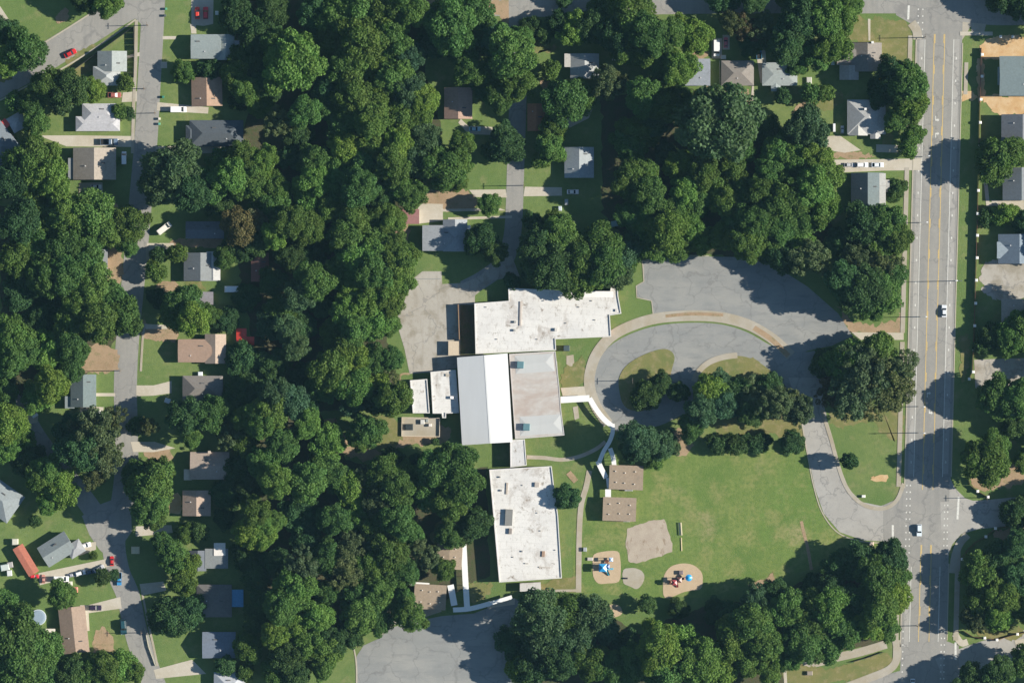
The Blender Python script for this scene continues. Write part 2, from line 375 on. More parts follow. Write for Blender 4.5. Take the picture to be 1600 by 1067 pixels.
# natural patches
sheet('lawn', jitter([(1005,712),(1060,700),(1120,700),(1180,705),(1255,690),(1262,735),(1275,780),(1295,815),(1330,845),(1390,850),
      (1330,862),(1290,880),(1215,905),(1100,932),(1000,935),(900,925),(893,860),(905,800),(960,735)], 1.5, 6, 3), 0.012, M['field'])
def dirt(pts, m='dirt', seed=0, amp=2.0, name='dirt_patch'):
    sheet(name, jitter(spline(pts, True, 4), amp*1.6, 3, seed), nextz(0.02), M[m])
for i, (pts, m) in enumerate([
    ([(1390,30),(1420,40),(1422,100),(1395,112),(1360,95),(1362,30)], 'dry'),
    ([(1327,30),(1355,30),(1356,62),(1330,62)], 'dry'),
    ([(1368,100),(1382,155),(1396,215),(1378,235),(1380,180)], 'dry'),
    ([(1312,480),(1340,505),(1400,500),(1412,440),(1408,500),(1405,520),(1345,520),(1325,515)], 'dirt'),
    ([(1300,640),(1405,640),(1400,690),(1360,660),(1310,668)], 'dry'),
    ([(1120,660),(1180,658),(1250,662),(1255,685),(1190,676),(1130,685)], 'dry'),
    ([(1050,675),(1070,672),(1078,700),(1062,715),(1052,700)], 'dirt'),
    ([(640,545+110),(700,668),(690,690),(620,700),(590,720),(540,712),(545,698),(590,690)], 'dirt'),
    ([(510,655),(525,653),(530,670),(545,690),(530,695),(512,675)], 'dirt'),
    ([(585,650),(620,655),(628,690),(600,705),(575,695)], 'dry'),
    ([(660,300),(735,300),(742,325),(700,330),(660,318)], 'dirt'),
    ([(616,350),(640,352),(634,385),(622,385)], 'dirt'),
    ([(655,0),(800,0),(800,22),(790,40),(770,25),(700,18),(665,15)], 'dirt'),
    ([(140,540),(182,545),(181,578),(130,578)], 'dirt'),
    ([(104,95),(150,70),(152,105),(120,120)], 'dry'),
    ([(255,440),(280,440),(272,465),(246,462),(243,448)], 'dirt'),
    ([(290,440),(318,442),(318,455),(296,452)], 'dry'),
    ([(270,376),(340,370),(340,384),(300,388),(272,384)], 'dirt'),
    ([(168,390),(190,396),(190,448),(170,440)], 'dirt'),
    ([(170,312),(184,322),(184,340),(171,338)], 'clay'),
    ([(222,500),(240,512),(270,510),(275,530),(228,530)], 'dirt'),
    ([(150,985),(165,980),(180,1015),(160,1025),(145,1010)], 'dirt'),
    ([(225,705),(262,700),(270,715),(245,722)], 'dirt'),
    ([(258,775),(280,770),(284,798),(268,802)], 'clay'),
    ([(1300,238),(1345,240),(1370,246),(1310,248)], 'dirt'),
    ([(1262,145),(1310,140),(1312,165),(1270,175)], 'dry'),
    ([(1240,165),(1256,160),(1252,182),(1242,184)], 'dirt'),
    ([(1090,140),(1110,135),(1112,148),(1092,150)], 'dirt'),
    ([(1076,84),(1100,80),(1104,92),(1076,92)], 'dirt'),
    ([(1130,135),(1160,134),(1174,150),(1172,172),(1150,160)], 'dirt'),
    ([(826,66),(870,72),(866,80),(836,84),(828,95)], 'dry'),
    ([(845,122),(862,122),(862,140),(846,140)], 'dirt'),
    ([(1540,62),(1600,58),(1600,88),(1536,90)], 'clay'),
    ([(1534,152),(1600,150),(1602,176),(1560,178),(1545,165)], 'clay'),
    ([(1527,95),(1536,92),(1538,150),(1528,158)], 'clay'),
    ([(1505,145),(1525,143),(1524,155),(1504,158)], 'clay'),
    ([(1512,745),(1530,765),(1580,760),(1605,745),(1600,700),(1585,720),(1560,755),(1530,752)], 'dirt'),
    ([(1555,830),(1600,820),(1600,838),(1565,845)], 'dirt'),
    ([(1540,412),(1605,415),(1605,464),(1542,462)], 'oldlot'),
    ([(1502,530),(1515,530),(1512,590),(1500,588)], 'dry'),
    ([(1515,960),(1540,960),(1600,985),(1580,1000),(1530,990)], 'dry'),
    ([(1230,1030),(1290,1045),(1380,1020),(1392,1040),(1300,1067),(1230,1067)], 'dry'),
    ([(1200,900),(1208,896),(1210,930),(1170,915)], 'dirt'),
    ([(1362,745),(1385,744),(1386,750),(1366,752)], 'clay'),
    ([(672,838),(700,800),(705,805),(690,845)], 'dry'),
    ([(735,910),(766,910),(766,925),(748,940),(735,940)], 'dry'),
    ([(845,912),(900,900),(902,922),(850,922)], 'dry'),
    ([(880,580),(912,560),(912,600),(880,606)], 'dry'),
    ([(986,590),(1000,585),(1010,600),(1000,620),(985,610)], 'dirt'),
    ([(1130,565),(1180,560),(1185,585),(1130,590)], 'dry'),
    ([(0,120),(20,110),(26,118),(4,130)], 'dry'),
    ([(92,20),(106,14),(104,34),(88,36)], 'dirt'),
    ]):
    dirt(pts, m, i+1)
# dark leaf litter below the wood
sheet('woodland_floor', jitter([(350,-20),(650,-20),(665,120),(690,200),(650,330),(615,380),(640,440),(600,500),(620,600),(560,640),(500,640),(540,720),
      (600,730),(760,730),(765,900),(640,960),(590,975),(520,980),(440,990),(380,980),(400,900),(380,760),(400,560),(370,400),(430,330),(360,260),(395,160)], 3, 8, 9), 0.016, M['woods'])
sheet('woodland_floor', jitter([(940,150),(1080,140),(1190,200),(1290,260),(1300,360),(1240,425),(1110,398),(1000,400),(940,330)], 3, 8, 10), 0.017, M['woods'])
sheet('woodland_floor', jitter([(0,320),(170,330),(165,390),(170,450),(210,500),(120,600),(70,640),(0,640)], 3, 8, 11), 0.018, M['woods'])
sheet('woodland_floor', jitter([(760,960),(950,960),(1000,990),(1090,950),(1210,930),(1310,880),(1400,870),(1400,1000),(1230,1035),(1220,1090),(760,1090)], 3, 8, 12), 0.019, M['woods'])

# ---------------- roads
def xc(y): return 1469.5 - 0.0262 * y
main = [(xc(y) , y) for y in range(-500, 1601, 60)]
ribbon('main_road', main, 71, 0.034, M['asphalt'], smooth=False)
def strip(name, off, w, mat, z, y0=-300, y1=1400):
    return ribbon(name, [(xc(y)+off, y) for y in np.linspace(y0, y1, 24)], w, z, mat, smooth=False, thick=0.02)
strip('bike_lane', -27.5, 7, M['drive'], 0.042, 62, 740)
strip('bike_lane', 27, 9, M['drive'], 0.042, 62, 740)
strip('bike_lane', -27.5, 7, M['drive'], 0.042, 880, 1010)
north = [(760,12),(900,14),(1000,10),(1170,8),(1300,8),(1440,8)]
ribbon('north_street', [(560,14)] + north, 27, 0.038, M['asphalt'])
ribbon('north_street_east', [(1490,10),(1560,18),(1700,14),(1900,10)], 44, 0.0385, M['asphalt'])
sheet('junction_apron', [(1400,-6),(1440,-30),(1440,75),(1434,55),(1424,38),(1400,24)], 0.030, M['asphalt'])
sheet('junction_apron', [(1500,-30),(1520,-12),(1520,36),(1512,50),(1502,65),(1498,65)], 0.031, M['walk'])
ribbon('diagonal_street', [(-300,290),(-60,162),(40,108),(110,66),(170,28),(222,-6),(260,-60)], 44, 0.036, M['asphalt'])
streetA = [(245,-200),(242,-60),(240,0),(237,60),(233,130),(228,220),(220,310),(212,400),(205,470),(199,534),(196,600),(197,660),(198,720),(192,780),(178,840),(184,890),(200,930),(212,985),(228,1035),(245,1080),(285,1180),(330,1300)]
ribbon('west_street', streetA, 36, 0.0395, M['asphalt'])
sheet('junction_apron', [(176,-4),(222,-8),(222,40),(212,30),(196,26)], 0.033, M['asphalt'])
ribbon('side_lane', [(-120,520),(-20,590),(30,640),(62,690),(105,745),(140,790),(170,835)], 30, 0.037, M['asphalt'])
sheet('junction_apron', [(128,806),(150,790),(204,770),(206,830),(184,862),(170,872),(155,858),(140,836)], 0.035, M['asphalt'])
ribbon('school_lane', [(808,-20),(809,60),(809,160),(806,250),(803,340),(798,380),(785,412),(755,436),(725,452)], 27, 0.041, M['asphalt'])
sheet('school_west_yard', [(660,424),(690,424),(691,444),(725,442),(752,430),(770,408),(800,400),(812,432),(770,438),(742,462),(742,560),(718,574),(692,580),(640,584),(632,545),(622,512),(622,475),(640,440)], 0.043, M['oldlot'])
sheet('painted_shade_strip', rect(719, 476, 742, 556), 0.09, M['woods'])  # dark ground colour stands in for the deep shade behind the screen wall
# east lot and loop drive
lot = [(1003,409),(1050,401),(1108,401),(1160,402),(1210,415),(1262,448),(1310,490),(1332,525),(1300,540),(1262,548),(1240,560),(1225,540),(1200,515),(1165,497),(1120,487),(1060,487),(1022,496),(1018,470),(996,464),(993,448),(1006,440)]
sheet('car_park', lot, 0.040, M['lot'])
loop = spline([(958,672),(938,640),(929,610),(929,585),(940,555),(965,532),(1010,513),(1060,505),(1120,506),(1165,518),(1205,540),(1240,552),(1300,545),(1340,560),(1320,590),(1270,600),(1292,650),(1262,665),(1235,625),(1180,640),(1090,640),(1030,665),(990,668)], True, 5)
sheet('loop_drive', loop, 0.037, M['lot'])
exitd = [(1232,590),(1283,590),(1290,650),(1303,695),(1315,735),(1327,765),(1347,784),(1376,790),(1402,784),(1425,790),(1425,846),(1395,846),(1350,844),(1312,831),(1287,802),(1273,762),(1263,712),(1254,665)]
sheet('exit_drive', exitd, 0.044, M['drive'])
sheet('junction_apron', [(1380,789),(1400,780),(1412,760),(1440,740),(1440,905),(1422,880),(1408,856),(1394,846),(1380,846)], 0.048, M['asphalt'])
# islands
isl1 = spline([(968,612),(967,592),(978,572),(1002,556),(1030,546),(1046,547),(1054,558),(1050,576),(1046,592),(1040,612),(1010,640),(985,640),(973,630)], True, 4)
sheet('grass_island', isl1, 0.17, M['dry'])
isl2 = spline([(1088,590),(1105,570),(1130,560),(1155,556),(1178,562),(1200,576),(1225,600),(1240,640),(1200,670),(1120,668),(1085,640)], True, 4)
sheet('grass_island', isl2, 0.165, M['dry'])
ribbon('kerb_walk', [(1084,596),(1092,580),(1108,566),(1130,558),(1152,555)], 9, 0.185, M['walk'])
# arc footway round the loop
ribbon('arc_footway', [(950,662),(932,636),(922,608),(922,582),(934,550),(962,521),(1010,501),(1060,494),(1120,495),(1168,507),(1208,530),(1236,556)], 16.5, 0.16, M['walk'])
ribbon('grass_verge', [(1040,494),(1080,490.5),(1130,492)], 5, 0.168, M['dirt'])
ribbon('grass_verge', [(1178,512),(1205,530),(1232,556)], 8, 0.168, M['dirt'])
ribbon('drive_footway', [(1284,640),(1298,684),(1310,728),(1322,760),(1340,782),(1362,793),(1385,793),(1402,780),(1412,755)], 6, 0.15, M['walk'])
# footways beside the main road
def walk_strip(off, w, y0, y1, name='footway'):
    return ribbon(name, [(xc(y)+off, y) for y in np.linspace(y0, y1, 12)], w, 0.14, M['walk'], smooth=False)
walk_strip(-45.5, 6.5, 56, 200)
walk_strip(-45.5, 7, 262, 520); walk_strip(-45.5, 7, 534, 760)
walk_strip(-43.5, 8, 948, 1040)
walk_strip(43, 6, 98, 148); walk_strip(50, 8, 860, 1000)
ribbon('kerb_ramp', [(1424,36),(1432,48),(1434,62)], 14, 0.13, M['walk'])
ribbon('kerb_ramp', [(1388,848),(1402,862),(1412,885),(1414,900)], 10, 0.13, M['concrete'])
ribbon('kerb_ramp', [(1489,895),(1492,870),(1500,848),(1512,835)], 12, 0.13, M['walk'])
ribbon('kerb_ramp', [(1400,1000),(1402,1025),(1390,1045),(1350,1062),(1315,1075)], 12, 0.13, M['walk'])
ribbon('kerb_ramp', [(1492,990),(1502,1004),(1512,1002)], 10, 0.13, M['concrete'])
ribbon('footway', [(1500,53),(1551,53)], 6, 0.135, M['concrete'])
sheet('kerb_apron', [(1517,36),(1541,38),(1538,50),(1518,50)], 0.12, M['walk'])
# kerbs
for off, segs in ((-36.3, [(60,782-20),(905,1010)]), (36.3, [(68,745),(880,1000)])):
    for y0, y1 in segs:
        ribbon('kerb', [(xc(y)+off, y) for y in np.linspace(y0, y1, 14)], 1.6, 0.13, M['kerb'], smooth=False)
ribbon('kerb', [(138,24),(100,48),(62,72)], 2, 0.13, M['kerb'])
ribbon('kerb', [(212,31),(160,68),(100,106),(40,136),(0,157)], 2.4, 0.13, M['kerb'])
ribbon('kerb', [(1004,410),(1006,440),(994,447),(995,465),(1018,470),(1021,495)], 1.4, 0.13, M['kerb'], smooth=False)
ribbon('kerb', [(1003,408),(1050,400),(1108,400)], 1.4, 0.13, M['kerb'])
ribbon('kerb', [(1253,662),(1262,712),(1272,762),(1286,803),(1311,833),(1350,846),(1395,848)], 1.6, 0.13, M['kerb'])
ribbon('kerb', [(557,1090),(557,1040),(553,1012)], 2.2, 0.13, M['kerb'])
ribbon('footway', [(213,32),(212,100),(209,160),(207,240)], 5, 0.12, M['walk'])
ribbon('footway', [(226,508),(223,530),(220,580)], 3.5, 0.12, M['walk'])
ribbon('footway', [(230,385),(232,420)], 5, 0.12, M['walk'])
ribbon('footway', [(222,925),(227,950),(232,975),(240,1010),(246,1040)], 3.2, 0.12, M['walk'])
# east junction streets
ribbon('east_street', [(1470,806),(1540,803),(1600,798),(1800,790)], 44, 0.0365, M['drive'])
sheet('junction_apron', [(1484,745),(1492,762),(1508,778),(1530,785),(1530,826),(1502,834),(1488,850),(1480,870)], 0.046, M['drive'])
ribbon('southeast_street', [(1470,1050),(1520,1030),(1570,1015),(1640,1000),(1800,980)], 46, 0.0375, M['drive'])
ribbon('southwest_street', [(1440,1062),(1380,1078),(1300,1096),(1100,1120)], 46, 0.0385, M['asphalt'])
sheet('junction_apron', [(1476,1000),(1498,1008),(1500,1100),(1470,1100)], 0.047, M['asphalt'])
sheet('forecourt', [(1522,562),(1640,558),(1640,604),(1568,604),(1545,612),(1524,606)], 0.05, M['oldlot'])
ribbon('asphalt_path', [(1228,1042),(1270,1036),(1310,1026),(1345,1018),(1385,1006)], 13, 0.06, M['walk'])
ribbon('footway', [(1226,1040),(1228,1075)], 5, 0.13, M['concrete'])
# south lot
sheet('south_car_park', [(557,1130),(557,1025),(568,1008),(590,998),(612,980),(640,972),(690,962),(740,958),(800,935),(840,940),(845,1130)], 0.045, M['lot'])
sheet('kerb_walk', [(592,996),(615,976),(645,970),(690,955),(688,948),(665,952),(640,962),(606,972)], 0.10, M['walk'])
# driveways and paths
drives = [
    [(60,212),(130,212),(208,213),(208,230),(104,229)], [(192,145),(214,143),(214,159),(190,160)], [(246,160),(326,168),(325,178),(245,173)],
    [(243,229),(352,226),(352,238),(243,244)], [(299,-30),(334,-30),(333,38),(318,41),(299,39)], [(297,38),(306,38),(307,53),(299,53)],
    [(254,57),(275,57),(275,62),(254,62)], [(251,97),(261,97),(261,107),(251,107)], [(183,92),(218,82),(218,88),(183,95)],
    [(124,286),(160,285),(161,310),(122,308)], [(229,380),(272,380),(271,388),(243,395),(230,398)], [(213,602),(240,602),(268,595),(268,614),(240,618),(213,619)],
    [(150,614),(180,614),(180,619),(150,619)], [(204,690),(242,690),(274,700),(240,706),(208,706)], [(212,822),(268,820),(270,832),(212,838)],
    [(218,912),(255,908),(260,922),(222,930)], [(134,946),(188,932),(190,950),(134,958)], [(240,1046),(300,1030),(322,1052),(244,1060)],
    [(733,297),(790,296),(792,309),(742,308)], [(700,340),(800,337),(800,341),(700,345-1)], [(690,327),(780,325),(790,329),(690,331)],
    [(820,292),(878,293),(878,306),(818,307)], [(653,318),(692,319),(692,345),(653,350)],
    [(1302,250),(1440,248),(1440,266),(1380,267),(1305,270)], [(1293,213),(1312,212),(1345,235),(1320,239),(1286,234)],
    [(1369,226),(1408,227),(1408,239),(1369,238)], [(1356,30),(1360,30),(1360,64),(1357,64)], [(1548,313),(1600,313),(1600,330),(1562,330)], [(1537,285),(1543,285),(1546,316),(1600,315),(1600,320),(1541,322)],
    [(1112,60),(1128,60),(1128,92),(1112,92)], [(1129,55),(1140,55),(1140,78),(1129,78)], [(1178,56),(1194,56),(1200,130),(1188,130)],
    [(1098,142),(1102,150),(1101,150)], [(880,170),(915,150),(930,160),(920,185),(890,200)],
    [(720,186),(740,205),(732,210),(716,192)], [(735,197),(790,200),(790,212),(735,210)],
    [(1330,519),(1412,520),(1412,531),(1345,531)], [(760,940),(805,934),(804,944),(762,950)],
    [(60,895),(170,872),(172,884),(62,914)], [(120,850),(150,846),(150,858),(124,868)], [(28,634),(60,650),(58,660),(36,664)],
    [(225,506),(262,508),(262,514),(228,514)], [(0,10),(20,40),(14,46),(-8,20)], [(1175,134),(1178,134),(1178,172),(1172,174)],
    [(125,940+5),(138,945),(140,985),(132,985)], [(125,634),(162,636),(160,654),(125,654)], [(1585,1000),(1605,996),(1605,1010),(1588,1012)],
]
for i, d in enumerate(drives):
    sheet('driveway', d, 0.052 + 0.0015 * i, M['concrete'])
sheet('entrance_walk', [(876,606),(918,603),(926,622),(880,622)], 0.150, M['concrete'])
ribbon('footpath', [(823,714),(850,715),(878,718),(905,713),(930,702),(946,690)], 6, 0.14, M['walk'])
ribbon('footpath', [(921,735),(916,760),(908,790),(905,840),(904,925)], 8.5, 0.145, M['walk'])
ribbon('footpath', [(846,923),(905,922)], 4, 0.138, M['walk'], smooth=False)
ribbon('footpath', [(888,738),(900,752)], 9, 0.13, M['dirt'])
ribbon('dirt_track', [(1252,814),(1256,832),(1262,856),(1268,890)], 5, 0.05, M['dirt'])
sheet('paved_pad', [(885,556),(896,554),(898,572),(885,575)], 0.08, M['walk'])
sheet('paved_pad', [(895,636),(903,634),(905,653),(898,656)], 0.08, M['walk'])
ribbon('footpath', [(632,622),(625,588),(640,584)], 3, 0.06, M['dirt'])

# markings on the main road
mark = empty('road_markings'); tag(mark, kind='structure')
for off, inner in ((-8.2, 1), (8.2, -1)):
    for y0, y1 in ((54, 765), (851, 1002)):
        ribbon('solid_line', [(xc(y)+off, y) for y in np.linspace(y0, y1, 8)], 0.9, 0.056, M['yellow'], mark, 0.005, False)
        y = y0
        while y < y1 - 12:
            ribbon('dash', [(xc(y)+off+inner*1.3, y), (xc(y+14)+off+inner*1.3, y+14)], 0.9, 0.0565, M['yellow'], mark, 0.005, False)
            y += 48
for off in (-22.5, 22.5):
    for y0, y1 in ((62, 745), (885, 1002)):
        ribbon('edge_line', [(xc(y)+off, y) for y in np.linspace(y0, y1, 8)], 1.0, 0.0560, M['white'], mark, 0.005, False)
def bar(x0, y0, x1, y1, w=3.2, z=0.062): ribbon('stop_bar', [(x0,y0),(x1,y1)], w, z, M['white'], mark, 0.005, False)
bar(1420,9,1419,31); bar(1395,820,1395,846); bar(1498,776,1496,811); bar(1493,1003,1493,1030)
def dots(x, y0, y1, dx=0.0):
    y = y0
    while y < y1:
        xx = x + (y-y0)*dx
        ribbon('guide_dot', [(xx, y), (xx, y+2.2)], 1.8, 0.0625, M['white'], mark, 0.005, False); y += 10.5
dots(1417, 757, 868, -0.02); dots(1422.5, 757, 868, -0.02); dots(1476, 788, 860, -0.02); dots(1481, 788, 860, -0.02)
dots(1435, 14, 60, -0.02); dots(1442, 14, 60, -0.02); dots(1411, 985, 1090, -0.02); dots(1471, 985, 1060, -0.02); dots(1476, 985, 1060, -0.02)
def arrow(px, py, s=1):
    pts = [(-1.6,7),(0.2,7),(0.2,0),(3,-2.4),(3,-4.6),(7,-0.8),(3.0,2.2),(3,0.4),(1.6,2),(1.6,7)]
    pts = [(px + x*s*0.9, py + y*s*1.0) for x, y in [(-1,6),(1,6),(1,-1),(4.5,-1),(4.5,1.2),(8,-2.6),(4.5,-6.2),(4.5,-4),(-1,-4)]]
    if s < 0: pts = [(2*px - x, y) for x, y in pts]; 
    sheet('turn_arrow', pts, 0.0615, M['white'], mark, 0.004)
for a in ((1462,186,-0.75),(1462,211,0.75),(1449,616,0.75),(1452,643,-0.75)): arrow(*a)
for y in range(90, 740, 35):
    for off in (-27, 27):
        ribbon('lane_symbol', [(xc(y)+off, y), (xc(y)+off, y+3.5)], 1.8, 0.0628, M['white'], mark, 0.005, False)
for pts in ([(640,436),(688,436)],):
    ribbon('seam', pts, 1.2, 0.052, M['lot'], None, 0.005, False)

# ------------------------------------------------------------------ buildings
def roof_mesh(kind, lx, ly, h, ov, axis, t=0.22):
    """roof over a lx x ly block, base at z 0, ridge height h; axis 'x' or 'y'"""
    a, b = lx/2 + ov, ly/2 + ov
    if axis == 'y': a, b = b, a
    if kind == 'flat':
        v = [(-a,-b,-t),(a,-b,-t),(a,b,-t),(-a,b,-t),(-a,-b,0),(a,-b,0),(a,b,0),(-a,b,0)]
        f = [(3,2,1,0),(4,5,6,7),(0,1,5,4),(1,2,6,5),(2,3,7,6),(3,0,4,7)]
    else:
        k = 0 if kind == 'gable' else min(b, a - 0.3)
        v = [(-a,-b,-t),(a,-b,-t),(a,b,-t),(-a,b,-t),(-a,-b,0),(a,-b,0),(a,b,0),(-a,b,0),(-a+k,0,h),(a-k,0,h)]
        f = [(3,2,1,0),(0,1,5,4),(1,2,6,5),(2,3,7,6),(3,0,4,7),(4,5,9,8),(6,7,8,9),(5,6,9),(7,4,8)]
    if axis == 'y': v = [(-y, x, z) for x, y, z in v]
    return v, f

WIN = MB().box(-0.55,0.55,-0.05,0.05,0,1.15).mesh('window'); WIN.materials.append(M['glass'])
WFR = MB().box(-0.65,0.65,-0.03,0.03,-0.1,0).box(-0.65,0.65,-0.03,0.03,1.15,1.25).box(-0.65,-0.55,-0.03,0.03,0,1.15).box(0.55,0.65,-0.03,0.03,0,1.15).mesh('frame'); WFR.materials.append(M['paint'])
DOOR = MB().box(-0.5,0.5,-0.05,0.05,0,2.05).mesh('door'); DOOR.materials.append(M['paint'])

def house(name, label, wings, color, rot=0.0, mat='shingle', wall=(0.55,0.52,0.46), cat='house', group=None, vents=2, chimney=None,
          eave=2.9, pitch=0.36, windows=True, centre=None, ov=0.35):
    """wings: (x0,y0,x1,y1, axis, kind[, colour[, eave offset[, pitch]]]) in map units before rotation about the centre"""
    xs = [w[0] for w in wings] + [w[2] for w in wings]; ys = [w[1] for w in wings] + [w[3] for w in wings]
    cx, cy = centre or ((min(xs)+max(xs))/2, (min(ys)+max(ys))/2)
    p = P(cx, cy, eave + 1); root = empty(name, (p.x, p.y, 0), R(rot)); tag(root, label, cat, group)
    if not group and cat == 'house': root['group'] = 'houses along the streets'
    for i, w in enumerate(wings):
        x0, y0, x1, y1, axis, kind = w[:6]
        c = w[6] if len(w) > 6 and w[6] else color
        ev = eave + (w[7] if len(w) > 7 and w[7] else 0) - 0.04*i
        pt = w[8] if len(w) > 8 else pitch
        lx, ly = (x1-x0)*MPP - 2*ov, (y1-y0)*MPP - 2*ov
        mx, my = ((x0+x1)/2 - cx)*MPP, (cy - (y0+y1)/2)*MPP
        half = (ly if axis == 'x' else lx)/2 + ov
        h = half*pt
        wb = MB().box(mx-lx/2, mx+lx/2, my-ly/2, my+ly/2, 0, ev-0.22)
        link('wall', wb.mesh('wall'), M['brick'], root, wall)
        v, f = roof_mesh(kind, lx, ly, h, ov, axis)
        rf = link('roof', me_new('roof', v, f), M[mat], root, c, (mx, my, ev))
        if vents and i == 0 and kind != 'flat':
            for q in range(vents):
                t = rnd.uniform(-0.3, 0.3); s = -1 if q else 1
                dxx = t*(lx if axis == 'x' else ly); dyy = s*half*0.42
                zz = h*(1-0.42)
                x_, y_ = (dxx, dyy) if axis == 'x' else (dyy, dxx)
                if kind == 'hip' and abs(dxx) > (max(lx,ly)/2-half): x_, y_ = (0, dyy) if axis == 'x' else (dyy, 0)
                sz = (0.75, 0.22) if q == 0 else (0.2, 0.2)
                link('roof_vent', MB().box(x_-sz[0], x_+sz[0], y_-sz[1], y_+sz[1], zz-0.25, zz+0.3).mesh('roof_vent'), M['paint'], rf, (0.10,0.10,0.10) if q == 0 else (0.5,0.5,0.5))
        if windows and i == 0:
            for (sx, sy, rz, L) in ((0,-1,0,lx), (0,1,0,lx), (1,0,90,ly), (-1,0,90,ly)):
                for u in (-0.28, 0.28):
                    wx = mx + (u*L if sx == 0 else sx*(lx/2+0.02)); wy = my + (u*L if sy == 0 else sy*(ly/2+0.02))
                    wi = link('window', WIN, None, root, None, (wx, wy, 1.05)); wi.rotation_euler.z = R(rz)
                    fr = link('frame', WFR, None, wi, (0.75,0.75,0.72))
            d = link('door', DOOR, None, root, (0.35,0.12,0.08), (mx + (lx/2+0.03), my, 0.1)); d.rotation_euler.z = R(90)
    if chimney:
        X, Y = (chimney[0]-cx)*MPP, (cy-chimney[1])*MPP
        link('chimney', MB().box(X-0.45,X+0.45,Y-0.45,Y+0.45,0,eave+2.6).mesh('chimney'), M['brick'], root, chimney[2] if len(chimney) > 2 else (0.7,0.7,0.68))
    return root

GR = (0.17,0.18,0.19); LG = (0.40,0.40,0.39); TG = (0.20,0.235,0.235); DG = (0.085,0.10,0.115); BR = (0.30,0.215,0.165); TB = (0.34,0.28,0.225); GB = (0.235,0.215,0.195); BL = (0.27,0.30,0.345)
H = house
H('house','green-grey cross-gabled house inside the pointed black-fenced corner plot',[(152,80,198,112,'y','gable',(0.30,0.33,0.325)),(145,104,188,134,'y','hip',(0.36,0.38,0.38),-0.1)],TG)
H('house','pale grey hipped house between the diagonal street trees and the long concrete driveway',[(128,162,182,192,'x','hip'),(118,182,187,205,'x','hip',None,-0.15)],(0.44,0.44,0.46))
H('house','tan house with a grey lean-to, just south of the long pale driveway',[(114,231,181,281,'y','gable',(0.33,0.29,0.245)),(106,247,116,280,'y','flat',(0.22,0.235,0.245),-0.5)],TB)
H('house','dark blue-grey roofed house set diagonally at the western edge near the red awning',[(-32,200,28,246,'x','hip',(0.15,0.175,0.20))],GR,rot=-52)
H('garden_shed','small pale hip-roofed shed beside the diagonal blue-grey house',[(14,178,40,204,'x','hip',(0.34,0.37,0.40))],LG,rot=30,cat='shed',windows=False,eave=2.3,vents=0)
H('house','green-grey gabled house half shaded by a tree, below the two red cars',[(298,54,345,92,'x','gable',(0.25,0.29,0.29)),(338,54,366,94,'y','gable',(0.32,0.35,0.33),-0.1)],TG)
H('house','square brown-roofed house with a north-south ridge beside the white van',[(299,121,347,166,'y','gable')],(0.34,0.235,0.17),rot=1)
H('house','dark charcoal hipped house with a wide roof, south of the white van',[(296,188,380,229,'x','hip'),(290,196,305,222,'y','hip',None,-0.2)],DG)
H('house','grey-roofed house mostly under the big trees, bordering the sandy yard',[(146,390,168,434,'y','gable')],GR)
H('house','dark roofed house in tree shade north of the narrow dirt drive',[(290,346,350,373,'x','gable')],(0.15,0.16,0.18))
H('house','house with a shaded west roof and a bright grey east roof strip',[(287,395,340,439,'y','gable'),(322,393,344,438,'y','gable',(0.42,0.42,0.41),0.15)],(0.20,0.215,0.22))  # west roof coloured dark for shade, east strip pale for sunlight
H('garden_shed','small purple-grey roofed shed south of the bright-striped grey roof house',[(310,456,333,476,'x','gable')],(0.24,0.23,0.25),cat='shed',windows=False,vents=0,eave=2.4)
H('house','teal-grey house with a red brick eastern porch beside the west street',[(110,585,150,636,'y','gable',(0.15,0.19,0.195)),(101,619,116,638,'x','flat',(0.21,0.25,0.26),-0.6)],TG)
H('house','tan cross-gabled house south-west of the red tarp roof',[(278,530,330,566,'x','gable',(0.33,0.235,0.18)),(320,522,353,568,'y','gable',(0.40,0.32,0.255),0.1)],BR)
H('house','dark brown-grey hipped house at the end of the curved white driveway',[(285,587,348,627,'x','hip')],(0.20,0.185,0.17))
H('house','brown house with an east-west ridge, north slope darker, and a white side porch',[(297,706,358,749,'x','gable'),(287,733,299,750,'y','flat',(0.55,0.50,0.42),-0.4)],(0.34,0.28,0.235),chimney=(327,706,(0.5,0.42,0.35)))
H('house','small brown square-roofed house beside an orange clay patch',[(285,766,329,806,'y','gable')],(0.35,0.27,0.22))
H('house','dark grey hipped house at the western edge, lit on one tip only',[(-30,755,30,805,'x','hip')],(0.24,0.27,0.28),rot=-35)
H('house','grey house turned diagonally behind the red-roofed trailer home',[(63,840,113,876,'x','gable',(0.21,0.24,0.245)),(100,862,126,884,'x','hip',(0.31,0.32,0.33),-0.3)],TG,rot=32,centre=(88,858),eave=3.2)
H('house','long brown gabled house just west of the parked dark teal car',[(94,948,136,1020,'y','gable',(0.31,0.235,0.185))],BR,rot=6,pitch=0.3)
H('trailer_home','narrow red-roofed trailer home leaning diagonally beside the grey house',[(31,850,49,900,'y','gable')],(0.42,0.155,0.105),rot=31,cat='trailer home',pitch=0.12,vents=0,eave=2.6)
H('garden_shed','small square white shed with a brown hole, west of the long brown house',[(71,982,86,998,'x','flat')],(0.66,0.62,0.54),cat='shed',windows=False,vents=0,eave=2.2)
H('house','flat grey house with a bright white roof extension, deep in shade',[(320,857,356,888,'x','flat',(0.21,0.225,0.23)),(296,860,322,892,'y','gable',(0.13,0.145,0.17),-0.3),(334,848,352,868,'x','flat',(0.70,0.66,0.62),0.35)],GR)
H('house','dark brown-grey house with a bright blue tarpaulin on its east end',[(307,913,362,964,'y','hip',(0.145,0.14,0.135)),(350,921,380,948,'x','flat',(0.10,0.27,0.46),-0.4)],GB)
